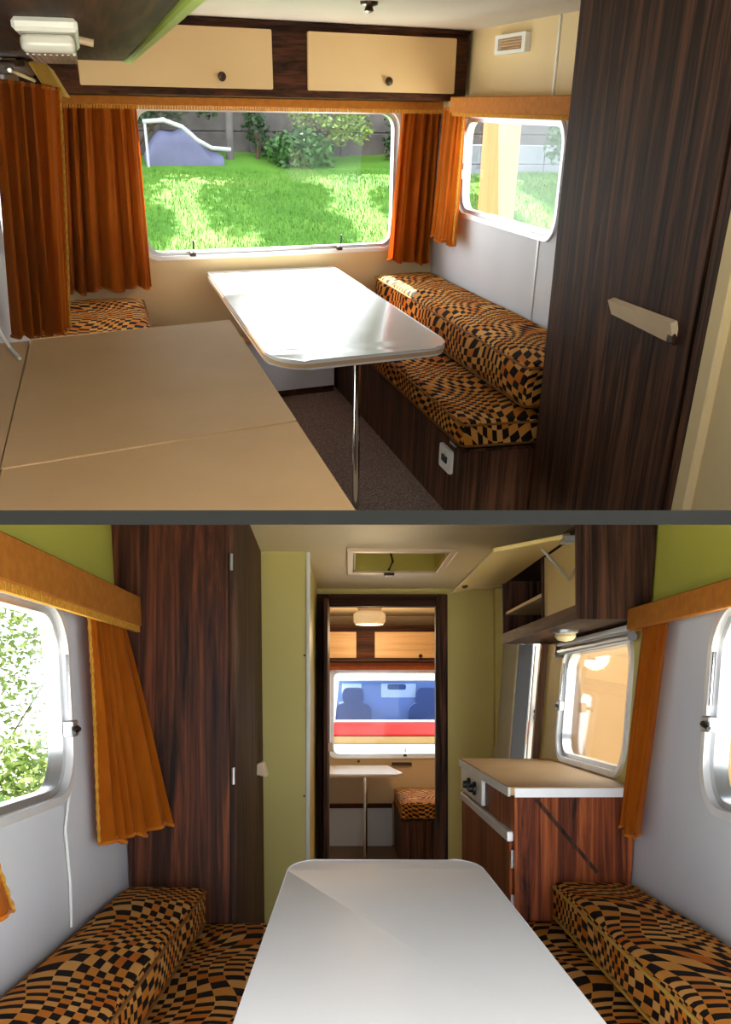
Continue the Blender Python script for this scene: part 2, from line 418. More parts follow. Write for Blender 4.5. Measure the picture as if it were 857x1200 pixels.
def plant(name, label, cat, room, base, spots, n, size, mat, trunk=None, seed=1, group=None, squash=1.0):
    rnd = random.Random(seed); t = thing(name, label, cat, room, base, group)
    bm = newbm(); leaves(bm, spots, n, size, rnd, squash); obj('foliage', bm, mat, t)
    bm = newbm(); b = Vector(base); top = Vector(spots[0][0])
    tube(bm, [b - Vector((0, 0, .05)), b.lerp(top, .5) + Vector((.03, 0, 0)), top], trunk or [.03, .02, .01], 8)
    for c, r in spots[1:]: tube(bm, [b.lerp(top, .55), b.lerp(Vector(c), .8), Vector(c)], [(trunk or [.03, .02, .01])[1] * .6, (trunk or [.03, .02, .01])[2] * .7, .006], 6)
    obj('trunk', bm, 'bark', t, smooth=True)
    return t

# ================================================================ THE DIVIDER SLAB BETWEEN THE CABINS
def divider():
    fr = Frame(CAM, R_, F_ + U_ * (183.5 / 1080), U_ - F_ * (183.5 / 1080))
    bm = newbm(); plate(bm, [[(-2.6, .95), (2.6, .95), (2.6, 3.3), (-2.6, 3.3)]], fr, -.0072, .0072)
    struct('trim_1', bm, 'divider_grey', LOW, 'dark grey slab between the upper and lower cabins')
divider()

# ================================================================ UPPER CABIN: shell
CZ = 1.84
def upper_shell():
    # back wall with window opening
    bm = newbm(); plate(bm, [[(-.93, 0), (1.55, 0), (1.55, CZ), (-.93, CZ)], rrect(-.345, 1.18, .785, 1.49, .085)], UB, -.05, 0)
    struct('wall_back', bm, 'cream_wall', UPP, 'cream back wall around the wide picture window of the upper cabin')
    bm = newbm(); plate(bm, [[(1.5, .0), (5.93, .0), (5.93, 1.50), (1.5, 1.50)], rrect(4.15, 5.44, 1.01, 1.465, .10)], UR, -.05, 0)
    w = struct('wall_right', bm, 'white_wall', UPP, 'bluish white side wall above the patterned bench', trim=True)
    bm = newbm(); plate(bm, [[(1.5, 1.50), (5.93, 1.50), (5.93, CZ), (1.5, CZ)]], UR, -.05, .004)
    obj('upper_panel', bm, 'cream_wall', w, trim=True)
    bm = newbm(); UR.box(bm, 4.31, 4.325, .55, 1.01, 0, .006); UR.box(bm, 4.31, 4.325, 1.50, CZ, .004, .010); obj('seam_strip', bm, 'alu_bright', w)
    bm = newbm(); plate(bm, [[(.5, 0), (5.53, 0), (5.53, CZ), (.5, CZ)], rrect(3.75, 4.9, .98, 1.47, .1)], UL, -.05, 0)
    struct('wall_left', bm, 'white_wall', UPP, 'white side wall behind the hanging curtain of the upper cabin', trim=True)
    bm = newbm(); plate(bm, [[(-.4, .35), (2.0, .35), (2.0, 5.95), (-.4, 5.45)]], XY(CZ), 0, .05)
    struct('ceiling', bm, 'ceiling', UPP, 'pale ceiling of the upper cabin')
    bm = newbm(); plate(bm, [[(-.4, 3.0), (2.0, 3.0), (2.0, 5.93), (-.4, 5.5)]], XY(-.04), 0, .04)
    struct('floor', bm, 'carpet', UPP, 'speckled brown carpet under the table of the upper cabin', trim=True)
upper_shell()
window('window_1', 'wide picture window looking onto the sunlit lawn', UB, UPP, -.345, 1.18, .785, 1.49, .085, latches=(-.08, .80))
window('window_2', 'rounded side window behind the dark wardrobe in the upper cabin', UR, UPP, 4.15, 5.44, 1.01, 1.465, .10, side_latch=(5.38, 1.2))
window('window_3', 'side window half covered by the orange curtain by the worktop', UL, UPP, 3.75, 4.9, .98, 1.47, .1)
# side latch of the picture window
def wl():
    t = bpy.data.objects['window_1']
    bm = newbm(); UB.box(bm, 1.165, 1.205, 1.04, 1.075, .012, .036); bev(bm, .004, 1); obj('latch', bm, 'bronze', t)
wl()

# ---- wardrobe (upper cabin)
def wardrobe_upper():
    X = 1.55
    t = thing('wardrobe', 'tall dark rosewood wardrobe with a tilted cream handle, at the end of the patterned bench', 'wardrobe', UPP, (1.75, 2.8, .35))
    # door leans slightly like the caravan's side
    def P(y, z, c=0): return (X - c + .012 * (1.2 - z), y - .025 * (1.2 - z) * 0, z)
    bm = newbm(); hexa(bm, [P(2.32, .05, -.02), (1.945, 2.32, .05), (1.945, 3.285, .05), P(3.285, .05, -.02), P(2.32, CZ - .005, -.02), (1.945, 2.32, CZ - .005), (1.945, 3.285, CZ - .005), P(3.285, CZ - .005, -.02)])
    obj('body', bm, 'rosewood', t, trim=True)
    bm = newbm(); hexa(bm, [P(2.36, .05, 0), P(2.36, .05, -.018), P(3.29, .05, -.018), P(3.29, .05, 0), P(2.36, CZ - .005, 0), P(2.36, CZ - .005, -.018), P(3.29, CZ - .005, -.018), P(3.29, CZ - .005, 0)])
    d = obj('door', bm, 'rosewood', t, trim=True)
    bm = newbm(); F = Frame((X, 0, 0), (0, 1, 0), (0, 0, 1), (-1, 0, 0))
    plate(bm, [[(2.43, -.045), (2.46, -.06), (2.80, -.043), (2.81, 0), (2.43, 0)]], Frame((X - .005, 0, 1.0), (0, 1, 0), (-.35, 0, 1), (-1, 0, -.35)), .0, .022)
    h = obj('handle', bm, 'plastic_cream', d); h['label'] = 'cream plastic pull handle'
    bm = newbm(); box(bm, X - .014, X, 2.42, 2.46, .935, .965); bev(bm, .006, 1); obj('handle_bracket', bm, 'bronze', d)
    bm = newbm(); hexa(bm, [P(2.27, .05, .01), P(2.27, .05, -.05), P(2.325, .05, -.05), P(2.325, .05, .01), P(2.27, CZ - .005, .01), P(2.27, CZ - .005, -.05), P(2.325, CZ - .005, -.05), P(2.325, CZ - .005, .01)])
    obj('jamb', bm, 'rosewood', t, trim=True)
    bm = newbm(); box(bm, X - .02, X + .06, 2.2, 2.265, .05, CZ - .005); bev(bm, .006, 1)
    s = struct('trim_2', bm, 'cream_wall', UPP, 'cream door post beside the dark wardrobe', trim=True)
    bm = newbm(); box(bm, X + .005, X + .06, .6, 2.2, .3, CZ - .005)
    struct('wall_front', bm, 'cream_wall', UPP, 'cream partition beside the wardrobe of the upper cabin', trim=True)
wardrobe_upper()

# ---- kitchen unit and its two-piece cover
def worktop_upper():
    t = thing('kitchen_cabinet', 'kitchen cabinet under the closed cream worktop', 'cabinet', UPP, (0, 2.4, .4))
    bm = newbm(); plate(bm, [[(-.345, 1.3), (.365, 1.3), (.365, 3.31), (-.345, 3.09)]], XY(.02), 0, .80)
    obj('body', bm, 'rosewood', t, trim=True)
    w = thing('worktop', 'cream folding worktop cover in two panels with a diagonal seam', 'worktop', UPP, (.06, 2.4, .845))
    k = .325; far = lambda x: 3.347 + k * (x - .389); seam = lambda x: 2.129 + k * (x - .387)
    def panel(y0, y1, x0, x1, z1=.87, nm='panel'):
        bm = newbm(); plate(bm, [[(x0, y0(x0)), (x1, y0(x1)), (x1, y1(x1)), (x0, y1(x0))]], XY(.835), 0, z1 - .835); bev(bm, .0035, 2)
        obj(nm, bm, 'worktop', w, trim=True)
    panel(lambda x: seam(x) + .004, far, -.250, .389)
    panel(lambda x: 1.25, lambda x: seam(x) - .004, -.250, .389, .868)
    panel(lambda x: 1.25, far, -.346, -.258, .868, 'back_strip')
    bm = newbm(); plate(bm, [[(-.25, 1.3), (.384, 1.3), (.384, far(.384) - .006), (-.25, far(-.25) - .006)]], XY(.825), 0, .01); obj('underframe', bm, 'edge_tan', w, trim=True)
worktop_upper()

# ---- table
def table_upper():
    t = thing('dining_table', 'white laminate table on a single chrome leg under the picture window', 'table', UPP, (.93, 4.5, 0))
    x0, x1 = .545, 1.298; near = lambda x: 3.40 + .24 * (x - .535); far = lambda x: 5.61 + .176 * (x - .55)
    r = .13; pts = []
    def corner(cx, cy, st, en, n=8):
        for i in range(n + 1):
            a = math.radians(st + (en - st) * i / n); pts.append((cx + r * math.cos(a), cy + r * 1.5 * math.sin(a)))
    pts += [(x1, far(x1)), (x0, far(x0))]
    corner(x0 + r, near(x0 + r) + r * 1.5, 180, 270 + 8); corner(x1 - r, near(x1 - r) + r * 1.5, 278, 360)
    bm = newbm(); plate(bm, [pts], XY(.672), 0, .028); bev(bm, .004, 2, .8); top = obj('tabletop', bm, 'table_white', t, smooth=True)
    bm = newbm(); loop = pts + [pts[0]]
    plate(bm, [[(p[0] + .002 * (1 if p[0] > .92 else -1), p[1] - .003) for p in pts]], XY(.676), 0, .014); obj('edge_band', bm, 'edge_tan', top)
    bm = newbm(); tube(bm, [(.938, 3.72, 0), (.938, 3.72, .672)], .016, 14); obj('leg', bm, 'chrome', t, smooth=True, trim=True)
    bm = newbm(); lathe(bm, (.938, 3.72, .655), (0, 0, 1), [(.05, 0), (.05, .008), (.02, .017)], 18); obj('leg_mount', bm, 'chrome', t, smooth=True)
    bm = newbm(); UB.box(bm, .02, .74, .64, .668, .005, .03); obj('wall_rail', bm, 'alu', t)
table_upper()

# ---- benches
def bench_upper():
    t = thing('bench_base', 'dark rosewood bench box with a white socket beside the table leg', 'bench', UPP, (1.6, 4.6, 0))
    bm = newbm(); plate(bm, [[(1.31, 3.40), (1.945, 3.40), (1.945, 5.88), (1.31, 5.76)]], XY(.0), 0, .33); obj('box', bm, 'rosewood', t, trim=True)
    bm = newbm(); plate(bm, [[(1.300, 3.39), (1.945, 3.39), (1.945, 5.87), (1.300, 5.75)]], XY(.33), 0, .012); bev(bm, .004, 1); obj('top_board', bm, 'rosewood_y', t)
    F = Frame((1.31, 0, 0), (0, 1, 0), (0, 0, 1), (-1, 0, 0))
    bm = newbm(); plate(bm, [rrect(3.53, 3.68, .185, .285, .015, 3)], F, 0, .012); bev(bm, .003, 1); s = obj('socket_plate', bm, 'plastic_white', t)
    s['label'] = 'white socket plate'
    bm = newbm(); lathe(bm, F(3.605, .235, .012), F.n, [(.03, 0), (.03, .004), (.022, .004), (.020, -.004)], 16); so = obj('socket', bm, 'plastic_white', s, smooth=True)
    bm = newbm(); F.box(bm, 3.575, 3.635, .222, .250, .012, .018); obj('toggle', bm, 'plastic_black', s)
    bm = newbm(); F.box(bm, 3.50, 3.56, .315, .335, 0, .01); obj('clip', bm, 'alu', t)
    cushion('seat_cushion', 'black and orange checked seat cushion beside the table in the upper cabin', UPP, 1.285, 1.90, 3.38, 5.74, .345, .452, uo=(.1, .2), skew=.0)
    cushion('back_cushion', 'black and orange checked bolster against the white wall under the side window', UPP, 1.555, 1.935, 3.44, 5.78, .474, .648, uo=(.37, .05), skew=.08, r=.04)
    t = thing('bench_base', 'low bench box in the corner under the orange curtains', 'bench', UPP, (0, 4.6, 0))
    bm = newbm(); plate(bm, [[(-.345, 3.7), (.40, 3.7), (.40, 5.58), (-.345, 5.44)]], XY(0), 0, .33); obj('box', bm, 'rosewood', t, trim=True)
    bm = newbm(); plate(bm, [[(-.345, 3.69), (.41, 3.69), (.41, 5.58), (-.345, 5.44)]], XY(.33), 0, .012); obj('top_board', bm, 'rosewood_y', t)
    cushion('seat_cushion', 'checked seat cushion just showing behind the cream worktop', UPP, -.335, .44, 3.75, 5.45, .345, .452, uo=(.2, .6), skew=.15)
    cushion('back_cushion', 'checked bolster in the corner below the orange curtains', UPP, -.33, .175, 4.3, 5.42, .476, .605, uo=(.9, .4), skew=.1, r=.035)
    # low storage box below the window
    t = thing('storage_box', 'low white box on the carpet under the table', 'box', UPP, (.85, 5.65, 0))
    bm = newbm(); plate(bm, [[(.415, 5.47), (1.28, 5.657), (1.28, 5.74), (.415, 5.585)]], XY(0), .0, .33); bev(bm, .005, 1); obj('body', bm, 'white_wall', t)
    bm = newbm(); plate(bm, [[(.413, 5.455), (1.28, 5.642), (1.28, 5.74), (.413, 5.58)]], XY(.33), 0, .014); obj('lid', bm, 'cream', t)
    bm = newbm(); plate(bm, [[(.415, 5.460), (1.28, 5.647), (1.28, 5.655), (.415, 5.468)]], XY(0), 0, .035); obj('plinth', bm, 'rosewood_x', t)
    bm = newbm(); lathe(bm, (1.02, 5.598, .03), (.2, -1, 0), [(.006, 0), (.006, .012), (.002, .016)], 10); obj('knob', bm, 'bronze', t)
bench_upper()

# ---- overhead cabinets
def overheads_upper():
    t = thing('overhead_cabinet', 'wall cupboard over the picture window with two cream doors', 'cabinet', UPP, UB(.4, 1.54, .35))
    c1 = .52
    bm = newbm(); plate(bm, [[(-.86, 1.535), (1.30, 1.535), (1.30, CZ - .004), (-.86, CZ - .004)]], UB, .0, c1); obj('body', bm, 'rosewood_x', t)
    for a0, a1, kx in ((-.665, .235, -.02), (.418, 1.222, .84)):
        bm = newbm(); plate(bm, [rrect(a0, a1, 1.566, 1.802, .006, 2)], UB, c1 + .001, c1 + .019); bev(bm, .003, 1)
        d = obj('door', bm, 'cream', t); d['label'] = 'cream cupboard door'
        bm = newbm(); o = UB(kx, 1.612, c1 + .019)
        lathe(bm, o, UB.n, [(.008, 0), (.007, .012), (.020, .016), (.018, .024), (.006, .028)], 16); obj('knob', bm, 'bronze', d, smooth=True)
    bm = newbm(); UB.box(bm, -.86, 1.30, 1.822, CZ - .004, c1, c1 + .012); obj('top_rail', bm, 'rosewood_x', t)
    # cupboard over the worktop
    t = thing('overhead_cabinet', 'dark wall cupboard with green lawn light painted on its edge above the cream worktop', 'cabinet', UPP, (-.1, 2.6, 1.62))
    bm = newbm(); box(bm, -.345, .140, 1.25, 3.80, 1.62, CZ - .004); obj('body', bm, 'rosewood_y', t)
    bm = newbm(); box(bm, .142, .166, 1.25, 3.83, 1.612, CZ - .01); bev(bm, .004, 1); d = obj('door', bm, 'lawn_bounce_green', t); d['label'] = 'door edge coloured pale green for light off the lawn'
    # lamp under it
    l = thing('cabinet_lamp', 'clear ribbed lamp under the dark wall cupboard', 'lamp', UPP, (-.05, 2.3, 1.57))
    bm = newbm(); box(bm, -.105, .002, 1.95, 2.62, 1.600, 1.62); bev(bm, .006, 1); obj('lamp_base', bm, 'plastic_white', l)
    bm = newbm(); box(bm, -.098, -.006, 2.0, 2.56, 1.572, 1.600); bev(bm, .014, 3); le = obj('lens', bm, 'lens', l, smooth=True)
    bm = newbm()
    for k in range(9): box(bm, -.092 + .0100 * k, -.088 + .0100 * k, 2.06, 2.50, 1.5708, 1.5735)
    obj('rib', bm, 'lens', le)
    bm = newbm(); tube(bm, [(.002, 2.35, 1.608), (.03, 2.35, 1.603)], .007, 10); obj('switch', bm, 'plastic_cream', l, smooth=True)
plain('lawn_bounce_green', (.42, .60, .10), None, .5, .3)  # green light bounced off the lawn is put into this colour
plain('lens', (.62, .60, .56), None, .18, .6)
overheads_upper()

# ---- pelmets and curtains
def pelmets_upper():
    t = thing('pelmet', 'orange fabric pelmet with fringe over the picture window', 'pelmet', UPP, UB(.3, 1.49, .1))
    bm = newbm(); UB.box(bm, -.74, 1.36, 1.50, 1.532, .004, .168); UB.box(bm, -.74, 1.36, 1.492, 1.532, .17, .185); bev(bm, .003, 1); obj('board', bm, 'pelmet', t)
    bm = newbm(); n = 150
    for k in range(n):
        a = -.74 + 2.1 * k / n; UB.box(bm, a, a + .009, 1.476, 1.494, .172, .182)
    obj('fringe', bm, 'fringe', t)['kind'] = 'stuff'
    t = thing('pelmet', 'orange fabric pelmet along the side wall ending at the dark wardrobe', 'pelmet', UPP, UR(4.6, 1.48, .1))
    bm = newbm(); UR.box(bm, 3.30, 5.33, 1.483, 1.553, .10, .122); UR.box(bm, 3.30, 5.33, 1.53, 1.55, .013, .099); bev(bm, .004, 1); obj('board', bm, 'pelmet', t)
    bm = newbm()
    for k in range(150):
        a = 3.31 + 2.0 * k / 150; UR.box(bm, a, a + .010, 1.468, 1.486, .104, .116)
    obj('fringe', bm, 'fringe', t)['kind'] = 'stuff'
    t = thing('pelmet', 'mustard pelmet end above the curtain by the worktop', 'pelmet', UPP, (-.2, 4.4, 1.53))
    bm = newbm(); hexa(bm, [(-.125, 3.70, 1.540), (-.060, 3.70, 1.513), (-.060, 4.85, 1.513), (-.125, 4.85, 1.540), (-.165, 3.70, 1.608), (-.118, 3.70, 1.616), (-.118, 4.85, 1.616), (-.165, 4.85, 1.608)]); bev(bm, .006, 2)
    obj('board', bm, 'mustard', t)
    bm = newbm(); box(bm, -.348, -.175, 3.70, 4.85, 1.595, 1.612); obj('top_board', bm, 'rosewood_y', t)
    bm = newbm(); tube(bm, [(-.34, 3.45, 1.59), (-.26, 3.45, 1.592), (-.20, 3.5, 1.592)], .008, 8); obj('bracket', bm, 'alu', t, smooth=True)
    bm = newbm(); tube(bm, [(-.20, 3.3, 1.575), (-.20, 4.85, 1.575)], .006, 8); obj('curtain_rail', bm, 'alu', t, smooth=True)
pelmets_upper()
curtain('curtain', 'rust orange curtain hanging beside the cream worktop', UPP, (-.27, 3.46, 1.55), (-.07, 3.60, 1.53), (-.325, 3.40, .83), (-.130, 3.50, .82), (.35, -1, 0), 5, .030, .048, 'curtain', trim_edge=(1,), seed=3)
curtain('curtain', 'rust orange curtain hanging above the corner bolster at the picture window', UPP, UB(-.69, 1.482, .088), UB(-.325, 1.482, .088), UB(-.78, .64, .10), UB(-.335, .655, .10), UB.n, 6, .028, .042, 'curtain', seed=5)
curtain('curtain', 'orange curtain between the picture window and the side window', UPP, UB(1.15, 1.482, .088), UB(1.40, 1.482, .088), UB(1.085, .73, .10), UB(1.36, .70, .10), UB.n, 5, .024, .036, 'curtain', seed=8)
curtain('curtain', 'short orange curtain at the edge of the rounded side window', UPP, UR(5.62, 1.495, .050), UR(5.30, 1.495, .050), UR(5.64, .86, .08), UR(5.27, .865, .08), (-1, -.15, 0), 4, .016, .022, 'curtain_gold', trim_edge=(1,), seed=11)

def small_upper():
    t = thing('wall_vent', 'small white vent with tan slats high on the cream wall', 'vent', UPP, UR(4.8, 1.72, 0))
    bm = newbm(); plate(bm, [rrect(4.62, 4.99, 1.722, 1.798, .008, 2), rrect(4.66, 4.95, 1.736, 1.784, .004, 2)], UR, .004, .03); bev(bm, .003, 1); obj('vent_frame', bm, 'plastic_white', t)
    bm = newbm(); UR.box(bm, 4.655, 4.955, 1.734, 1.786, .004, .010); obj('backing', bm, 'edge_tan', t)
    for k in range(4):
        bm = newbm(); UR.box(bm, 4.66, 4.95, 1.740 + k * .011, 1.745 + k * .011, .008, .022); obj('slat', bm, 'edge_tan', t)
    t = thing('ceiling_hook', 'small dark knob on the pale ceiling', 'hook', UPP, (1.08, 4.15, CZ - .03))
    bm = newbm(); lathe(bm, (1.08, 4.15, CZ), (0, 0, -1), [(.035, 0), (.033, .01), (.014, .016), (.018, .03), (.004, .036)], 16); obj('knob', bm, 'bronze', t, smooth=True)
    bm = newbm(); tube(bm, [(-.335, 3.0, 1.3), (-.335, 3.02, 1.0), (-.325, 3.02, .92), (-.30, 2.99, .878), (-.27, 2.88, .873)], .005, 8)
    tag(obj('cable', bm, 'plastic_white', None, UPP, smooth=True), 'thin white cable lying on the end of the cream worktop', 'cable')
small_upper()

# ================================================================ UPPER CABIN: garden outside
LZ = lambda y: -.75 + .16 * (y - 6.5)
def garden():
    bm = newbm(); N = 24; g = []
    for i in range(N + 1):
        r = []
        for j in range(N + 1):
            x, y = -.5 + 11.5 * i / N, 7.2 + 10.3 * j / N
            r.append(bm.verts.new((x, y, LZ(y) + .03 * math.sin(2.1 * x) * math.cos(1.7 * y))))
        g.append(r)
    for i in range(N):
        for j in range(N): bm.faces.new((g[i][j], g[i + 1][j], g[i + 1][j + 1], g[i][j + 1]))
    o = struct('ground', bm, 'lawn', UPP, 'green lawn outside the picture window')
    rnd = random.Random(2); bm = newbm()
    for k in range(26000):
        x, y = rnd.uniform(.1, 7.4), rnd.uniform(10.8, 15.38)
        if (x > 4.9 and y > 15.15) or ((x - 6.95) ** 2 + (y - 14.0) ** 2 < .12): continue
        z = LZ(y) + .03 * math.sin(2.1 * x) * math.cos(1.7 * y) - .01
        h = rnd.uniform(.03, .085); a = rnd.uniform(0, 6.28); dx, dy = .006 * math.cos(a), .006 * math.sin(a); lx, ly = rnd.gauss(0, .02), rnd.gauss(0, .02)
        bm.faces.new([bm.verts.new((x - dx, y - dy, z)), bm.verts.new((x + dx, y + dy, z)), bm.verts.new((x + lx, y + ly, z + h))])
    tag(obj('grass', bm, 'grass_blade', None, UPP), 'short green grass of the sunlit lawn', 'grass', kind='stuff')
    t = thing('garden_wall', 'grey garden wall of concrete panels beyond the lawn', 'wall', UPP, (4, 16.55, .8))
    k = 0
    for x0 in [-.45 + 1.45 * i for i in range(7)]:
        bm = newbm(); box(bm, x0, x0 + 1.46, 16.585, 16.625, .7, 1.94); obj('backing', bm, 'concrete', t)
        for z0 in (.75, 1.15, 1.55):
            bm = newbm(); box(bm, x0 + .005, x0 + 1.44, 16.5 + .01 * (k % 3), 16.6, z0 + .005 if z0 > .8 else .7, z0 + .395); bev(bm, .01, 1); obj('panel', bm, 'concrete', t); k += 1
        bm = newbm(); box(bm, x0 + 1.40, x0 + 1.49, 16.44, 16.62, .7, 2.0); bev(bm, .01, 1); obj('post', bm, 'concrete', t)
    bm = newbm(); tube(bm, [(2.03, 16.1, .75), (2.06, 16.1, 1.9)], [.065, .055], 10)
    tag(obj('garden_post', bm, 'concrete', None, UPP, smooth=True), 'pale grey round post at the edge of the lawn', 'post')
    plant('shrub', 'dark green shrub in front of the garden wall', 'shrub', UPP, (3.05, 15.8, LZ(15.8)), [((3.05, 15.8, .95), .32), ((2.8, 15.8, .9), .28), ((3.3, 15.75, .85), .3), ((3.0, 15.7, .82), .3)], 1500, .05, 'leaf_mid', seed=4)
    plant('shrub', 'pale dry climber covering the garden wall', 'shrub', UPP, (3.6, 16.2, LZ(16.2)), [((3.5, 16.04, 1.37), .31), ((3.9, 16.05, 1.37), .3), ((3.15, 16.08, 1.45), .26), ((4.05, 16.08, 1.2), .22), ((3.75, 16.05, 1.2), .24)], 1300, .035, 'leaf_pale', seed=5)
    plant('shrub', 'small dark shrub behind the pale grey post', 'shrub', UPP, (2.45, 16.1, LZ(16.1)), [((2.45, 16.2, 1.25), .22), ((2.6, 16.2, 1.0), .25), ((2.4, 16.2, 1.45), .15)], 500, .04, 'leaf_dark', seed=6)
    plant('shrub', 'bright leafy bush seen through the rounded side window', 'shrub', UPP, (7.0, 14.0, LZ(14)), [((6.55, 13.9, 1.15), .35), ((6.9, 13.9, .95), .35), ((6.7, 13.9, 1.5), .4), ((7.2, 14.0, 1.3), .5)], 1500, .05, 'leaf_mid', seed=9)
    plant('shrub', 'dark ivy hanging over the garden wall behind the tarpaulin heap', 'shrub', UPP, (.5, 16.36, LZ(16.36)), [((1.2, 16.12, 1.52), .27), ((.8, 16.14, 1.47), .24), ((1.7, 16.14, 1.55), .24), ((.55, 16.18, 1.3), .2)], 900, .045, 'leaf_dark', seed=15)
    plant('shrub', 'dark overgrown shrub against the last panel of the garden wall', 'shrub', UPP, (4.75, 16.1, LZ(16.1)), [((4.75, 16.08, 1.3), .28), ((5.05, 16.08, 1.2), .28), ((4.62, 16.1, 1.0), .2)], 800, .045, 'leaf_dark', seed=16)
    # heap by the wall
    t = thing('tarp_heap', 'low bluish tarpaulin heap by the garden wall', 'heap', UPP, (1.35, 15.9, LZ(15.9)))
    bm = newbm(); n, m = 24, 10; gr = []
    for i in range(n + 1):
        r = []
        for j in range(m + 1):
            a = math.pi * j / m; u = i / n; h = (.42 + .12 * math.sin(5 * u) + .05 * math.sin(13 * u)) * max(.05, math.sin(math.pi * (.06 + .88 * u))) ** .5
            r.append(bm.verts.new((.75 + 1.15 * u, 15.98 - .27 * math.cos(a), .70 + h * math.sin(a) + .015 * math.sin(17 * u + 3 * a))))
        gr.append(r)
    for i in range(n):
        for j in range(m): bm.faces.new((gr[i][j], gr[i + 1][j], gr[i + 1][j + 1], gr[i][j + 1]))
    bm.faces.new(gr[0]); bm.faces.new(gr[-1][::-1]); obj('tarpaulin', bm, 'tarp', t, smooth=True)
    bm = newbm(); tube(bm, [(.75, 15.6, 1.28), (1.05, 15.6, 1.30), (1.3, 15.58, 1.22), (1.5, 15.56, 1.06), (1.7, 15.55, .96), (1.98, 15.55, .94)], .03, 10)
    for a_ in ((.8, 1.0), ): tube(bm, [(.78, 15.6, 1.28), (.78, 15.6, .68)], .02, 8)
    tag(obj('bent_pipe', bm, 'hose_white', None, UPP, smooth=True), 'white bent pipe in front of the bluish heap', 'pipe')
    # things beyond the side window
    bm = newbm(); box(bm, 2.56, 2.66, 6.33, 6.76, .55, 1.75); bev(bm, .01, 1)
    tag(obj('timber_board', bm, 'post_wood', None, UPP), 'upright orange timber board outside the rounded side window', 'board')
    t = thing('garden_wall', 'low pale block wall seen through the rounded side window', 'wall', UPP, (6.3, 14.5, .4))
    for k in range(6):
        for q in range(2):
            bm = newbm(); box(bm, 5.0 + .62 * k + .3 * q * 0, 5.61 + .62 * k, 15.3, 15.5, .52 + .26 * q, .775 + .26 * q); bev(bm, .008, 1); obj('block', bm, 'block_pale', t)
    # trees whose crowns shade the lawn
    labs = ['leafy tree behind the garden wall, next to the tarpaulin heap', 'leafy tree behind the garden wall near the grey post', 'leafy tree behind the garden wall near the pale climber', 'leafy tree behind the garden wall beyond the bright bush']
    for i, x in enumerate((.2, 2.6, 4.9, 7.3)):
        rnd = random.Random(40 + i); y = 17.5
        sp = [((x, y, 4.4), .45)] + [((x + rnd.uniform(-.62, .62), y + rnd.uniform(-.5, .6), 2.7 + 3.5 * (k_ + rnd.random()) / 12), rnd.uniform(.38, .54)) for k_ in range(12)]
        plant('tree', labs[i], 'tree', UPP, (x, y, .8), sp, 6500, .085, 'leaf_mid', [.13, .09, .04], 50 + i)
plain('block_pale', (.22, .235, .27), (.17, .185, .215), .9, .1, 6)
garden()

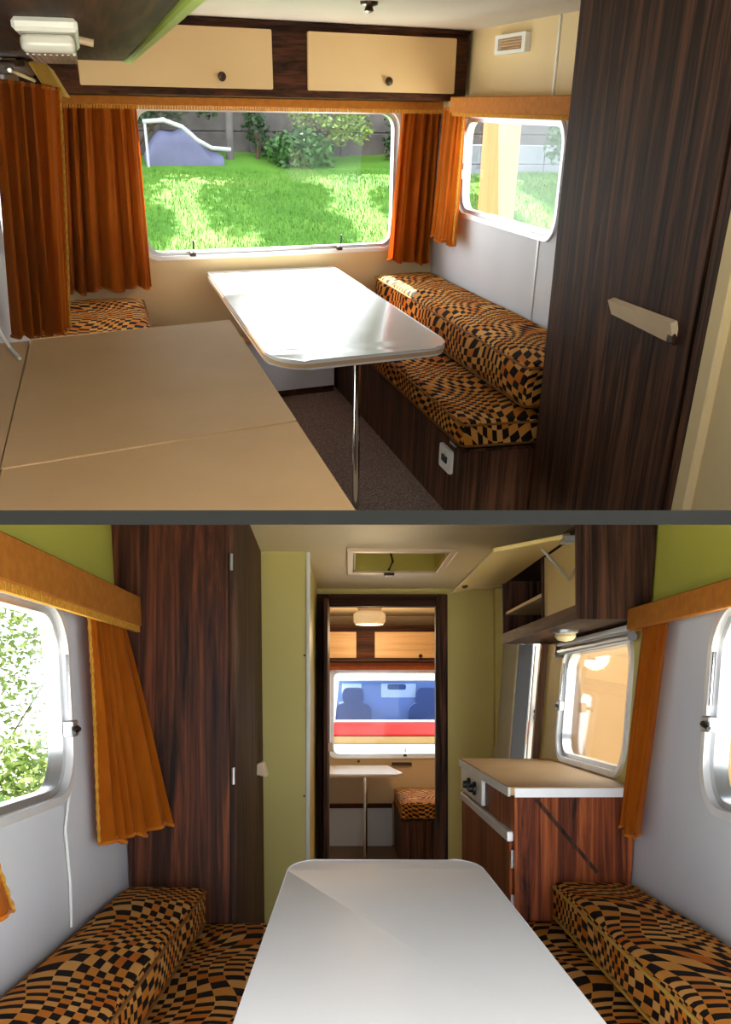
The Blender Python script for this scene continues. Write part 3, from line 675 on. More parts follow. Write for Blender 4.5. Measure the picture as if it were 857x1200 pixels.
# ================================================================ LOWER CABIN: shell
LC, LF = 1.97, -.10
def xl(z): return -.764 - .058 * (z - 1.2)
def xr(z): return 1.01 + .085 * (z - 1.2)
def lower_shell():
    bm = newbm(); plate(bm, [[(.9, -1.302), (3.2, -1.302), (3.2, .365), (.9, .365)], rrect(1.55, 2.52, -.215, .285, .13)], FL, -.05, 0)
    w = struct('wall_left', bm, 'white_wall', LOW, 'white side wall of the lower cabin with a rounded window', trim=True)
    bm = newbm(); plate(bm, [[(.9, .365), (3.2, .365), (3.2, .775), (.9, .775)]], FL, -.05, .004)
    obj('upper_panel', bm, 'yellow_bounce_wall', w, trim=True)
    bm = newbm(); FL.box(bm, 1.93, 1.94, .365, .7, .004, .009); obj('seam_strip', bm, 'sand_wall', w, trim=True)
    bm = newbm(); plate(bm, [[(3.2, -1.302), (6.2, -1.302), (6.2, .775), (3.2, .775)]], FL, -.05, 0)
    obj('rear_panel', bm, 'white_wall', w, trim=True)
    bm = newbm(); plate(bm, [[(.9, -1.305), (3.16, -1.305), (4.78, -1.305), (4.78, .36), (5.40, .36), (5.40, -1.305), (6.2, -1.305), (6.2, .78), (.9, .78)],
                             rrect(3.28, 4.32, -.235, .265, .11), rrect(1.6, 2.54, -.255, .29, .13)], FR, -.05, 0)
    w = struct('wall_right', bm, 'white_wall', LOW, 'white side wall of the lower cabin with two rounded windows and the entrance', trim=True)
    bm = newbm(); plate(bm, [[(.9, .33), (3.15, .33), (3.15, .78), (.9, .78)]], FR, 0, .004); obj('upper_panel', bm, 'yellow_bounce_wall', w, trim=True)
    bm = newbm(); plate(bm, [[(3.15, -.30), (4.70, -.30), (4.70, .42), (3.15, .42)], rrect(3.28, 4.32, -.235, .265, .11)], FR, 0, .004); obj('window_panel', bm, 'sand_wall', w, trim=True)
    bm = newbm(); plate(bm, [[(-.9, 2.9), (1.12, 2.9), (1.12, 6.2), (-.9, 6.2)], [(.035, 4.55), (.505, 4.55), (.505, 5.30), (.035, 5.30)]], XY(LC), 0, .05)
    c = struct('ceiling', bm, 'ceiling_warm', LOW, 'warm cream ceiling of the lower cabin with a roof hatch', trim=True)
    bm = newbm(); FL_ = [(-.9, .8), (1.12, .8), (1.12, 8.45), (-.9, 8.45)]; plate(bm, [FL_], XY(LF - .05), 0, .05)
    struct('floor', bm, 'carpet', LOW, 'brown carpeted floor of the lower cabin')
    # washroom panel and return
    bm = newbm(); box(bm, -.46, -.205, 4.6, 4.64, LF, LC)
    p = struct('wall_panel', bm, 'sand_wall', LOW, 'yellowish partition beside the dark wardrobe')
    bm = newbm(); box(bm, -.245, -.205, 4.64, 6.2, LF, LC); obj('return_panel', bm, 'sand_wall', p)
    bm = newbm(); box(bm, -.207, -.188, 4.592, 4.625, LF, LC - .002); bev(bm, .006, 2); obj('edge_strip', bm, 'plastic_white', p)
    for z in (1.45, .75): 
        bm = newbm(); lathe(bm, (-.215, 4.6, z), (0, -1, 0), [(.006, 0), (.005, .004)], 8); obj('screw', bm, 'bronze', p)
    # door wall
    bm = newbm(); plate(bm, [[(-.9, LF), (-.121, LF), (-.121, 1.848), (.599, 1.848), (.599, LF), (1.1, LF), (1.1, LC), (-.9, LC)]], XZ(6.2), 0, .05)
    w = struct('wall_back', bm, 'sand_wall', LOW, 'yellowish wall around the narrow doorway')
    bm = newbm(); box(bm, .985, 1.035, 6.12, 6.2, LF, LC - .004); obj('corner_strip', bm, 'sand_wall', w)
    t = setting('door_1', 'dark rosewood door frame between the two rooms', LOW, (.23, 6.2, LF))
    bm = newbm(); box(bm, -.213, -.121, 6.17, 6.26, LF, 1.93); bev(bm, .004, 1); obj('jamb', bm, 'rosewood', t)
    bm = newbm(); box(bm, .592, .672, 6.17, 6.26, LF, 1.93); bev(bm, .004, 1); obj('jamb', bm, 'rosewood', t)
    bm = newbm(); box(bm, -.121, .592, 6.17, 6.26, 1.848, 1.93); bev(bm, .004, 1); obj('lintel', bm, 'rosewood_x', t)
    bm = newbm(); box(bm, -.150, -.124, 5.75, 6.165, LF + .02, 1.86); bev(bm, .003, 1); d = obj('door_leaf', bm, 'rosewood', t)
    bm = newbm(); hexa(bm, [(-.122, 5.80, .90), (-.085, 5.80, .895), (-.085, 5.84, .895), (-.122, 5.84, .90), (-.122, 5.80, .95), (-.098, 5.80, .955), (-.098, 5.84, .955), (-.122, 5.84, .95)]); obj('latch', bm, 'plastic_cream', d)
    # entrance in the right wall
    t = setting('door_2', 'open entrance door frame behind the cooker unit', LOW, FR(5.1, -1.3, 0))
    for a0, a1 in ((5.40, 5.445), (4.735, 4.78)):
        bm = newbm(); FR.box(bm, a0, a1, -1.3, .36, -.06, .035); bev(bm, .004, 1); obj('jamb', bm, 'alu_bright' if a0 > 5 else 'rosewood_light', t)
    bm = newbm(); FR.box(bm, 4.735, 5.445, .36, .40, -.06, .02); obj('lintel', bm, 'alu_bright', t)
    bm = newbm(); FR.box(bm, 5.36, 5.395, -1.25, .35, -.13, -.06); bev(bm, .004, 1); d = obj('door_leaf', bm, 'plastic_white', t)
    bm = newbm(); FR.box(bm, 5.392, 5.402, -1.25, .35, -.05, .03); obj('seal', bm, 'plastic_black', d)
    bm = newbm(); lathe(bm, FR(5.36, -.07, -.13), (0, -1, 0), [(.05, 0), (.05, .05), (.03, .07)], 14); tube(bm, [FR(5.33, -.07, -.13), FR(5.30, -.03, -.08)], .018, 8); obj('handle', bm, 'plastic_black', d, smooth=True)
wood('rosewood_light', (.10, .04, .015), (.20, .085, .03), (.30, .14, .05))
lower_shell()
window('window_4', 'rounded aluminium window beside the swept aside curtain', FL, LOW, 1.55, 2.52, -.215, .285, .13, side_latch=(2.50, -.04))
window('window_5', 'rounded aluminium window above the worktop, tan panel outside', FR, LOW, 3.28, 4.32, -.235, .265, .11, side_latch=(4.29, .0))
window('window_6', 'rounded aluminium window at the end of the white wall by the bolster', FR, LOW, 1.6, 2.54, -.255, .29, .13, side_latch=(2.51, -.03))

def hatch():
    t = thing('roof_hatch', 'open yellow lined roof hatch in the ceiling', 'hatch', LOW, (.27, 4.93, LC))
    bm = newbm(); plate(bm, [[(.0, 4.50), (.54, 4.50), (.54, 5.36), (0, 5.36)], [(.03, 4.56), (.51, 4.56), (.51, 5.30), (.03, 5.30)]], XY(LC - .014), 0, .014); bev(bm, .003, 1); obj('hatch_frame', bm, 'plastic_cream', t)
    bm = newbm(); plate(bm, [[(.03, 4.55), (.51, 4.55), (.51, 5.305), (.03, 5.305)], [(.04, 4.56), (.50, 4.56), (.50, 5.295), (.04, 5.295)]], XY(LC), 0, .12); obj('liner', bm, 'hatch_yellow', t)
    bm = newbm(); box(bm, .02, .52, 4.54, 5.32, LC + .12, LC + .135); obj('lid', bm, 'hatch_yellow', t)
    bm = newbm(); tube(bm, [(.235, 5.28, LC - .002), (.26, 5.27, LC + .05), (.24, 5.26, LC + .118)], .007, 8); obj('stay', bm, 'bronze', t, smooth=True)
    bm = newbm(); box(bm, .21, .27, 5.28, 5.34, LC - .03, LC - .014); bev(bm, .004, 1); obj('catch', bm, 'bronze', t)
hatch()

def wardrobe_lower():
    t = thing('wardrobe', 'tall rosewood wardrobe behind the gold curtain with a small cream knob', 'wardrobe', LOW, (-.58, 3.8, LF))
    c = lambda z: (xl(z) + .006)
    e = lambda z, y: (-.392 - .012 * (z - 1.2)) - .03 * (y - 3.1)
    z0, z1 = LF, LC - .004
    bm = newbm(); hexa(bm, [(c(z0), 3.1, z0), (e(z0, 3.1) - .006, 3.1, z0), (e(z0, 4.59) - .006, 4.59, z0), (c(z0), 4.59, z0), (c(z1), 3.1, z1), (e(z1, 3.1) - .006, 3.1, z1), (e(z1, 4.59) - .006, 4.59, z1), (c(z1), 4.59, z1)])
    obj('body', bm, 'rosewood_warm', t, trim=True)
    bm = newbm(); hexa(bm, [(e(z0, 3.13) - .005, 3.115, z0 + .05), (e(z0, 3.13) + .014, 3.115, z0 + .05), (e(z0, 4.58) + .014, 4.58, z0 + .05), (e(z0, 4.58) - .005, 4.58, z0 + .05), (e(z1, 3.13) - .005, 3.115, z1), (e(z1, 3.13) + .014, 3.115, z1), (e(z1, 4.58) + .014, 4.58, z1), (e(z1, 4.58) - .005, 4.58, z1)])
    d = obj('door', bm, 'rosewood', t, trim=True)
    for z in (1.70, .98, .1):
        bm = newbm(); tube(bm, [(e(z, 3.1) + .006, 3.105, z - .028), (e(z, 3.1) + .006, 3.105, z + .028)], .006, 8); obj('hinge', bm, 'alu', d, smooth=True)
    x = e(.92, 4.18) + .014
    bm = newbm(); hexa(bm, [(x, 4.12, .895), (x + .045, 4.12, .885), (x + .045, 4.24, .885), (x, 4.24, .895), (x, 4.12, .945), (x + .03, 4.12, .955), (x + .03, 4.24, .955), (x, 4.24, .945)]); bev(bm, .004, 1)
    obj('knob', bm, 'plastic_cream', d)
wood('rosewood_warm', (.011, .006, .0045), (.062, .021, .011), (.18, .052, .020), rough=.5, spec=.14)
wardrobe_lower()

def table_lower():
    t = thing('dining_table', 'long white laminate table reaching from the doorway view towards the benches', 'table', LOW, (.1, 1.9, LF))
    pts = [(-.155, 1.0), (.353, 1.0)]; r = .075
    for cx, st in ((.353 - r, 0), (-.155 + r, 90)):
        for i in range(9):
            a = math.radians(st + 90 * i / 8); pts.append((cx + r * math.cos(a), 2.53 - r * 2.0 + 2.0 * r * math.sin(a)))
    bm = newbm(); plate(bm, [pts], XY(.772), 0, .028); bev(bm, .004, 2, .8); k = obj('tabletop', bm, 'table_satin', t, smooth=True)
    bm = newbm(); plate(bm, [[(p[0] + (.0015 if p[0] > .1 else -.0015), p[1] + .001) for p in pts]], XY(.778), 0, .012); obj('edge_band', bm, 'edge_tan', k)
    bm = newbm(); tube(bm, [(.1, 2.2, LF), (.1, 2.2, .772)], .018, 14); obj('leg', bm, 'chrome', t, smooth=True)
table_lower()

def benches_lower():
    for lab, x0, x1, f in (('dark bench box beneath the cushions by the wardrobe', None, -.235, 0), ('dark bench box beneath the cushions by the cooker unit', .50, None, 1)):
        t = thing('bench_base', lab, 'bench', LOW, (-.5 if f == 0 else .75, 2.1, LF))
        a, b = (-.685, -.24) if f == 0 else (.50, .895)
        bm = newbm(); box(bm, a, b, 1.0, 3.09, LF, .37); obj('box', bm, 'rosewood', t)
        bm = newbm(); box(bm, a, b + (.01 if f == 0 else 0), 1.0, 3.092, .37, .382); obj('top_board', bm, 'rosewood_y', t)
    cushion('seat_cushion', 'checked seat cushion below the gold curtain and dark wardrobe', LOW, -.705, -.225, 1.0, 3.085, .384, .496, uo=(.15, .33), sc=.98)
    cushion('back_cushion', 'thick checked bolster along the white wall below the gold curtain', LOW, -.710, -.452, 1.0, 2.98, .517, .637, uo=(.5, .1), r=.026, sc=.98)
    cushion('seat_cushion', 'shaded checked seat cushion in front of the cooker unit', LOW, .485, .93, 1.0, 3.085, .384, .496, uo=(.72, .8), sc=.98)
    cushion('back_cushion', 'checked bolster with gold piping along the white wall before the cooker unit', LOW, .672, .938, 1.0, 3.03, .517, .637, uo=(.3, .6), r=.026, sc=.98, pip='mustard')
benches_lower()

def kitchen_lower():
    t = thing('cooker_unit', 'reddish rosewood kitchen cabinet with control knobs beside the doorway', 'cabinet', LOW, (.78, 3.8, LF))
    ze = .915
    bm = newbm(); hexa(bm, [(.562, 3.10, LF), (xr(LF) - .006, 3.10, LF), (xr(LF) - .006, 4.44, LF), (.562, 4.44, LF), (.562, 3.10, ze), (xr(ze) - .008, 3.10, ze), (xr(ze) - .008, 4.44, ze), (.562, 4.44, ze)]); obj('body', bm, 'rosewood_red', t)
    bm = newbm(); plate(bm, [[(.545, 3.09), (xr(.93) - .01, 3.09), (xr(.93) - .01, 4.46), (.545, 4.46)]], XY(ze), 0, .028); bev(bm, .004, 1); w = obj('worktop', bm, 'worktop', t); w['label'] = 'tan laminate worktop'
    bm = newbm(); box(bm, .560, xr(.93) - .02, 3.082, 3.092, ze - .006, ze + .024); obj('edge_trim', bm, 'alu_bright', t)
    bm = newbm(); box(bm, .538, .547, 3.09, 4.46, ze - .004, ze + .026); obj('edge_trim', bm, 'plastic_white', t)
    F = Frame((.562, 0, 0), (0, 1, 0), (0, 0, 1), (-1, 0, 0))
    bm = newbm(); F.box(bm, 3.75, 4.42, .80, .905, 0, .018); bev(bm, .003, 1); c = obj('control_panel', bm, 'alu_bright', t)
    for y in (3.92, 4.10):
        bm = newbm(); lathe(bm, F(y, .855, .018), F.n, [(.030, 0), (.028, .012), (.018, .014), (.016, .03)], 16); obj('knob', bm, 'plastic_black', c, smooth=True)
    bm = newbm(); F.box(bm, 3.12, 4.42, .755, .79, 0, .022); bev(bm, .005, 2); obj('handle_rail', bm, 'alu_bright', t)
    bm = newbm(); F.box(bm, 3.14, 4.42, LF + .06, .75, 0, .014); bev(bm, .003, 1); d = obj('door', bm, 'rosewood_red', t)
    for z in (.70, .55):
        bm = newbm(); tube(bm, [(.555, 3.105, z - .03), (.555, 3.105, z + .03)], .007, 8); obj('hinge', bm, 'alu', d, smooth=True)
    # diagonal fold of the side table flap
    bm = newbm(); G = XZ(3.10); a, b = Vector((.635, .90)), Vector((.84, .655)); q = Vector((b.y - a.y, a.x - b.x)).normalized() * .006
    plate(bm, [[tuple(a + q), tuple(b + q), tuple(b - q), tuple(a - q)]], G, -.007, .002); obj('diagonal_strip', bm, 'rosewood', t)
kitchen_lower()

def overhead_lower():
    t = thing('overhead_cabinet', 'dark wall cupboard with a raised cream flap above the cooker unit', 'cabinet', LOW, (.9, 3.85, 1.51))
    x0, z0, z1 = .776, 1.508, 1.835
    X = lambda z: xr(z) - .012
    def shelfbox(bm, xa, y0, y1, za, zb): hexa(bm, [(xa, y0, za), (X(za), y0, za), (X(za), y1, za), (xa, y1, za), (xa, y0, zb), (X(zb), y0, zb), (X(zb), y1, zb), (xa, y1, zb)])
    bm = newbm(); shelfbox(bm, x0, 3.1, 3.12, z0, z1); obj('end_panel', bm, 'rosewood', t, trim=True)
    bm = newbm(); shelfbox(bm, x0, 4.58, 4.60, z0, z1); obj('end_panel', bm, 'rosewood', t)
    bm = newbm(); shelfbox(bm, x0, 3.12, 4.58, z0, z0 + .016); obj('bottom_panel', bm, 'rosewood_y', t)
    bm = newbm(); shelfbox(bm, x0, 3.12, 4.58, z1 - .014, z1); obj('top_panel', bm, 'rosewood_y', t, trim=True)
    bm = newbm(); hexa(bm, [(X(z0) - .02, 3.12, z0), (X(z0) - .008, 3.12, z0), (X(z0) - .008, 4.58, z0), (X(z0) - .02, 4.58, z0), (X(z1) - .02, 3.12, z1), (X(z1) - .008, 3.12, z1), (X(z1) - .008, 4.58, z1), (X(z1) - .02, 4.58, z1)]); obj('back_panel', bm, 'rosewood_y', t, trim=True)
    bm = newbm(); box(bm, x0, x0 + .016, 3.12, 4.58, z0 + .016, z0 + .05); obj('front_rail', bm, 'rosewood_y', t)
    bm = newbm(); box(bm, x0 + .01, X(z0) - .02, 3.70, 3.715, z0 + .016, z1 - .014); obj('partition', bm, 'rosewood', t)
    bm = newbm(); box(bm, x0 + .014, X(z0) - .02, 3.72, 4.58, 1.652, 1.666); obj('shelf', bm, 'cream', t)
    bm = newbm(); box(bm, x0 + .02, x0 + .034, 3.13, 3.70, z0 + .05, z1 - .03); obj('sliding_panel', bm, 'flap_yellow', t)
    # raised flap
    bm = newbm(); hexa(bm, [(.500, 3.15, 1.742), (.768, 3.15, 1.795), (.768, 4.44, 1.795), (.500, 4.44, 1.742), (.500, 3.15, 1.758), (.768, 3.15, 1.811), (.768, 4.44, 1.811), (.500, 4.44, 1.758)]); bev(bm, .003, 1)
    fl = obj('flap', bm, 'flap_yellow', t, trim=True)
    bm = newbm(); lathe(bm, (.53, 4.15, 1.748), (.19, 0, -1), [(.012, 0), (.014, .01), (.004, .014)], 12); obj('knob', bm, 'bronze', fl, smooth=True)
    bm = newbm(); tube(bm, [(.70, 3.30, 1.778), (.74, 3.28, 1.73), (.784, 3.24, 1.66)], .005, 8); tube(bm, [(.784, 3.24, 1.66), (.788, 3.14, 1.70)], .005, 8); obj('stay', bm, 'alu', fl, smooth=True)
    bm = newbm(); box(bm, .74, .785, 3.13, 3.19, 1.775, 1.80); bev(bm, .003, 1); obj('hinge', bm, 'alu', fl)
    l = thing('cabinet_lamp', 'small round cream lamp under the cupboard with the raised flap', 'lamp', LOW, (.86, 3.6, 1.47))
    bm = newbm(); lathe(bm, (.86, 3.62, 1.508), (0, 0, -1), [(.05, 0), (.05, .01), (.042, .014)], 20); obj('lamp_base', bm, 'alu', l, smooth=True)
    bm = newbm(); lathe(bm, (.86, 3.62, 1.494), (0, 0, -1), [(.04, 0), (.042, .012), (.03, .026), (.004, .032)], 20); obj('lens', bm, 'lamp_glass', l, smooth=True)
    b = thing('roller_blind', 'rolled blind in an aluminium rail above the tan window', 'blind', LOW, FR(3.7, .28, .03))
    bm = newbm(); FR.box(bm, 3.16, 4.27, .272, .294, .02, .06); bev(bm, .006, 2); obj('rail', bm, 'alu_bright', b)
    bm = newbm(); tube(bm, [FR(3.18, .252, .042), FR(4.27, .252, .042)], .017, 12); obj('roll', bm, 'alu', b, smooth=True)
    bm = newbm(); FR.box(bm, 4.275, 4.30, .226, .297, .02, .062); obj('end_cap', bm, 'plastic_black', b)
overhead_lower()

def soft_lower():
    t = thing('pelmet', 'orange fabric pelmet with gold fringe over the bright window by the wardrobe', 'pelmet', LOW, FL(2.0, .27, .05))
    bm = newbm(); FL.box(bm, .95, 3.08, .275, .375, .075, .095); FL.box(bm, .95, 3.055, .36, .375, .013, .074); FL.box(bm, 3.06, 3.08, .275, .375, .013, .074); bev(bm, .004, 1); obj('board', bm, 'pelmet', t, trim=True)
    bm = newbm()
    for k in range(170):
        a = 1.0 + 2.07 * k / 170; FL.box(bm, a, a + .008, .255, .278, .079, .091)
    obj('fringe', bm, 'fringe', t)['kind'] = 'stuff'
    t = thing('pelmet', 'orange fabric pelmet running past the cooker unit curtain', 'pelmet', LOW, FR(2.0, .25, .05))
    bm = newbm(); FR.box(bm, .95, 3.08, .262, .335, .075, .095); FR.box(bm, .95, 3.055, .322, .335, .008, .074); FR.box(bm, 3.06, 3.08, .262, .335, .008, .074); bev(bm, .004, 1); obj('board', bm, 'pelmet', t, trim=True)
    curtain('curtain', 'gold orange curtain swept in front of the rosewood wardrobe', LOW, FL(2.64, .285, .045), FL(3.02, .285, .045), FL(2.66, -.375, .05), V3(-.585, 3.03, .83), (.9, -.45, 0), 5, .016, .032, 'curtain_gold', trim_edge=(0,), seed=21)
    curtain('curtain', 'gold orange curtain hanging at the end of the cooker unit', LOW, FR(3.05, .29, .045), FR(2.82, .29, .045), FR(3.075, -.40, .06), FR(2.90, -.40, .06), (-.75, -.6, 0), 3, .010, .018, 'curtain_gold', seed=22)
    curtain('curtain', 'corner of an orange curtain by the bright window over the bolster', LOW, FL(1.36, .27, .045), FL(1.5, .27, .045), FL(1.50, -.36, .05), FL(1.96, -.41, .05), (1, 0, 0), 3, .01, .016, 'curtain_gold', trim_edge=(1,), seed=23)
    bm = newbm(); tube(bm, [FL(2.50, -.20, .008), FL(2.47, -.22, .012), FL(2.44, -.30, .006), FL(2.46, -.45, .006), FL(2.45, -.56, .006)], .004, 6)
    tag(obj('cable', bm, 'plastic_white', None, LOW, smooth=True), 'thin white cable running down the wall from the bright window', 'cable')
soft_lower()

# ---- the room beyond the doorway
def room_two():
    Y = 8.36
    bm = newbm(); plate(bm, [[(-.9, LF), (1.1, LF), (1.1, LC), (-.9, LC)], rrect(-.155, .93, .70, 1.475, .06)], XZ(Y), 0, .05)
    rear = struct('wall_rear', bm, 'tan_wall', LOW, 'tan end wall seen through the doorway')
    F = Frame((0, Y, 0), (1, 0, 0), (0, 0, 1), (0, -1, 0))
    window('window_7', 'wide end window seen through the doorway', F, LOW, -.155, .93, .70, 1.475, .06, latches=(.52,))
    bm = newbm(); box(bm, -.95, -.9, 6.26, 8.41, LF, LC); struct('wall_side', bm, 'white_wall', LOW, 'white side wall of the far room')
    bm = newbm(); plate(bm, [[(6.26, LF), (8.41, LF), (8.41, LC), (6.26, LC)], [(7.0, .8), (7.9, .8), (7.9, 1.45), (7.0, 1.45)]], Frame((1.1, 0, 0), (0, 1, 0), (0, 0, 1), (1, 0, 0)), 0, .05); struct('wall_side', bm, 'tan_wall', LOW, 'tan side wall of the far room')
    bm = newbm(); box(bm, -.95, 1.15, 6.2, 8.41, LC, LC + .05); struct('ceiling', bm, 'ceiling_warm', LOW, 'cream ceiling of the far room')
    t = thing('overhead_cabinet', 'brown wall cupboard seen through the doorway above the end window', 'cabinet', LOW, (.2, 8.15, 1.55))
    bm = newbm(); box(bm, -.89, 1.09, 7.97, Y - .005, 1.55, 1.86); obj('body', bm, 'rosewood_x', t)
    for x0, x1 in ((-.85, .075), (.235, 1.08)):
        bm = newbm(); box(bm, x0, x1, 7.95, 7.969, 1.575, 1.80); bev(bm, .003, 1); d = obj('door', bm, 'cream_wood', t)
        bm = newbm(); lathe(bm, (x1 - .45, 7.95, 1.59), (0, -1, 0), [(.008, 0), (.018, .012), (.006, .02)], 10); obj('knob', bm, 'bronze', d)
    t = thing('ceiling_lamp', 'round cream ceiling lamp seen through the doorway', 'lamp', LOW, (.17, 7.35, 1.81))
    bm = newbm(); lathe(bm, (.175, 7.35, LC), (0, 0, -1), [(.09, 0), (.10, .02), (.085, .05)], 24); obj('lamp_base', bm, 'plastic_cream', t, smooth=True)
    bm = newbm(); lathe(bm, (.175, 7.35, LC - .05), (0, 0, -1), [(.10, 0), (.128, .02), (.128, .08), (.11, .105), (.004, .112)], 28); obj('lamp_shade', bm, 'lamp_lit', t, smooth=True)
    pl = bpy.data.lights.new('lamp_bulb', 'POINT'); pl.energy = 9; pl.color = (1, .68, .38); pl.shadow_soft_size = .1
    po = bpy.data.objects.new('lamp_bulb', pl); COL.objects.link(po); po.parent = t; po.location = (.005, 0, -.10)
    t = thing('pelmet', 'red orange pelmet over the end window beyond the doorway', 'pelmet', LOW, (.2, 8.25, 1.48))
    bm = newbm(); box(bm, -.5, 1.08, 8.20, 8.22, 1.478, 1.545); box(bm, -.5, 1.08, 8.22, Y - .002, 1.53, 1.545); bev(bm, .004, 1); obj('board', bm, 'pelmet_red', t)
    t = thing('dining_table', 'small white table on one leg seen through the doorway', 'table', LOW, (.1, 7.8, LF))
    pts = [(-.35, 8.28), (-.35, 7.33), (.38, 7.33), (.44, 7.42), (.36, 8.28)]
    bm = newbm(); plate(bm, [pts], XY(.602), 0, .022); bev(bm, .004, 1); k = obj('tabletop', bm, 'table_white', t)
    bm = newbm(); plate(bm, [[(p[0] * 1.004, p[1] - .002) for p in pts]], XY(.605), 0, .010); obj('edge_band', bm, 'edge_tan', k)
    bm = newbm(); tube(bm, [(.147, 7.63, LF), (.147, 7.63, .602)], .017, 12); obj('leg', bm, 'chrome', t, smooth=True)
    t = thing('bench_base', 'bench box seen through the doorway beneath a patterned cushion', 'bench', LOW, (.75, 7.6, LF))
    bm = newbm(); box(bm, .42, 1.09, 7.1, 8.3, LF, .28); obj('box', bm, 'rosewood', t)
    bm = newbm(); box(bm, .41, 1.09, 7.09, 8.3, .28, .292); obj('top_board', bm, 'rosewood_y', t)
    cushion('seat_cushion', 'patterned seat cushion seen through the doorway', LOW, .415, 1.08, 7.1, 8.28, .295, .42, uo=(.2, .1), r=.03)
    t = thing('storage_box', 'low white cupboard under the small table beyond the doorway', 'box', LOW, (.0, 8.3, LF))
    bm = newbm(); box(bm, -.88, .40, 8.30, Y - .003, LF, .24); obj('body', bm, 'white_wall', t)
    bm = newbm(); box(bm, -.88, .40, 8.285, Y - .003, .24, .275); obj('top_board', bm, 'rosewood_x', t)
    bm = newbm(); lathe(bm, (.10, 8.36, .655), (0, -1, 0), [(.012, 0), (.012, .015), (.004, .02)], 10); obj('wall_knob', bm, 'bronze', rear)
    bm = newbm(); box(bm, .40, .58, 8.33, 8.36, .62, .645); bev(bm, .004, 1); obj('wall_handle', bm, 'bronze', rear)
_m = plain('lamp_lit', (.78, .62, .36), None, .4, .4); _b = _m.node_tree.nodes['Principled BSDF']; _b.inputs['Emission Color'].default_value = (1, .72, .4, 1); _b.inputs['Emission Strength'].default_value = .2
plain('pelmet_red', (.50, .12, .03), (.40, .09, .02), .6, .3, 30)
room_two()

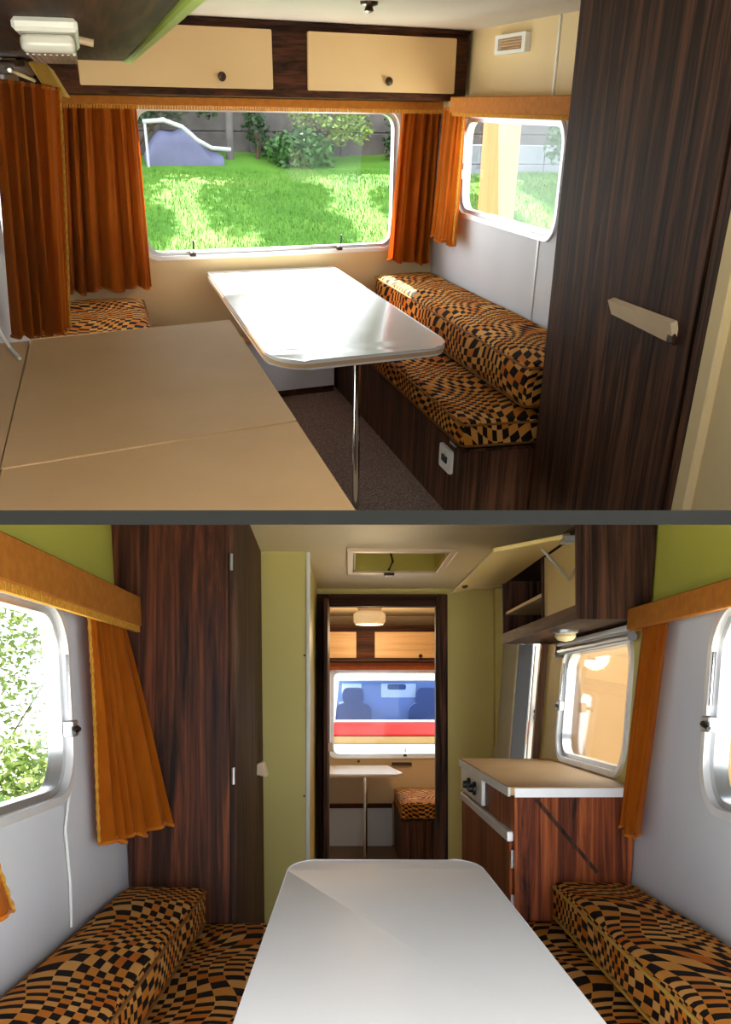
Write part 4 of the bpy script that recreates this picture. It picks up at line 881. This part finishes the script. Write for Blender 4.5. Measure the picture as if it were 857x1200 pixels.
# ================================================================ LOWER CABIN: outside
def outside_lower():
    bm = newbm(); N = 12
    plate(bm, [[(-14, -4), (8, -4), (8, 22), (-14, 22)]], XY(-.75), 0, .05); struct('ground', bm, 'gravel', LOW, 'pale gravelly ground outside the lower cabin')
    # van
    t = thing('van', 'parked van with a blue tinted windscreen outside the far end window', 'van', LOW, (.5, 12.6, -.7))
    def slab(nm, pts, y0, y1, mat, par=None, b=.02):
        bm = newbm(); plate(bm, [pts], XZ(y0), 0, y1 - y0); bev(bm, b, 2); return obj(nm, bm, mat, par or t)
    slab('body', [(-.32, -.45), (2.6, -.45), (2.6, .75), (2.4, 1.62), (2.25, 1.72), (-.10, 1.72), (-.24, 1.62), (-.32, .75)], 13.3, 15.5, 'van_white')
    bm = newbm(); W = Frame((0, 12.70, .88), (1, 0, 0), (0, .27, 1), (0, -1, .27))
    plate(bm, [[(-.32, 0), (2.6, 0), (2.4, .80), (-.24, .80)], [(-.17, .03), (2.45, .03), (2.3, .60), (-.12, .60)]], W, -.03, .03); bev(bm, .01, 1); fr_ = obj('windscreen_frame', bm, 'van_white', t)
    bm = newbm(); plate(bm, [[(-.19, .01), (2.47, .01), (2.32, .62), (-.14, .62)]], W, -.012, -.006); w = obj('windscreen', bm, 'van_tint', t)
    bm = newbm(); box(bm, -.22, 2.5, 13.22, 13.28, .6, 1.62); obj('bulkhead', bm, 'van_glass', t)
    for x0, x1, z0, z1 in ((-.08, .20, 1.28, 1.42), (.48, .98, 1.22, 1.42), (-.12, -.02, .95, 1.16)):
        bm = newbm(); box(bm, x0, x1, 13.20, 13.218, z0, z1); bev(bm, .008, 1); obj('rear_window', bm, 'van_white', t)
    for x in (.08, 1.12, 1.75):
        bm = newbm(); plate(bm, [rrect(x - .15, x + .15, 1.12, 1.36, .08), ], XZ(13.02), 0, .12); st = obj('headrest', bm, 'van_dark', t)
        bm = newbm(); plate(bm, [rrect(x - .26, x + .26, .60, 1.14, .12)], XZ(13.0), 0, .15); obj('seat', bm, 'van_dark', t)
    bm = newbm(); plate(bm, [rrect(.56, .82, 1.33, 1.41, .03)], XZ(12.92), 0, .03); obj('mirror', bm, 'van_dark', t)
    bm = newbm(); box(bm, -.30, 2.6, 12.40, 12.74, .70, .885); bev(bm, .03, 2); obj('cowl', bm, 'van_red', t)
    bm = newbm(); box(bm, -.31, 2.6, 12.30, 12.9, .60, .70); bev(bm, .02, 2); obj('bonnet', bm, 'awning', t)
    bm = newbm(); box(bm, -.32, 2.6, 12.20, 12.9, -.35, .60); bev(bm, .05, 3); gr = obj('front_panel', bm, 'van_white', t)
    bm = newbm(); box(bm, .42, .86, 12.185, 12.205, .36, .44); bev(bm, .005, 1); obj('badge', bm, 'plate_blue', gr)
    for x in (-.2, 2.5):
        bm = newbm(); lathe(bm, (x, 13.4, -.40), (1, 0, 0), [(.30, -.1), (.30, .1), (.18, .11)], 24); obj('wheel', bm, 'plastic_black', t, smooth=True)
    # awning panel outside the tan window
    t = thing('awning_panel', 'tan canvas panel standing outside the window over the worktop', 'awning', LOW, (1.9, 4.2, -.7))
    bm = newbm(); box(bm, 1.80, 1.83, 3.9, 8.5, -.7, 2.15); obj('canvas', bm, 'awning', t)
    bm = newbm(); tube(bm, [(1.815, 3.9, -.7), (1.815, 3.9, 2.17), (1.815, 8.5, 2.17), (1.815, 8.5, -.7)], .025, 10); obj('frame_tube', bm, 'alu_bright', t, smooth=True)
    # greenery beyond the left window
    for i, (x, y, lab, mat) in enumerate(((-2.7, 7.3, 'bright green hedge bush seen through the window by the wardrobe', 'leaf_pale'), (-3.3, 8.6, 'tall pale green tree seen through the window by the wardrobe', 'leaf_pale'), (-1.95, 5.4, 'low dark green bush just outside the window by the wardrobe', 'leaf_mid'))):
        rnd = random.Random(70 + i); h = (.55, 1.6, .25)[i]; r = (.42, .7, .35)[i]
        sp = [((x, y, h), r)] + [((x + rnd.uniform(-.6, .6), y + rnd.uniform(-.45, .45), h + rnd.uniform(-.5, .4)), r * .8) for _ in range(5)]
        plant('bush' if i != 1 else 'tree', lab, 'bush' if i != 1 else 'tree', LOW, (x, y, -.7), sp, 4500, .035, mat, [.03, .018, .008], 80 + i)
outside_lower()
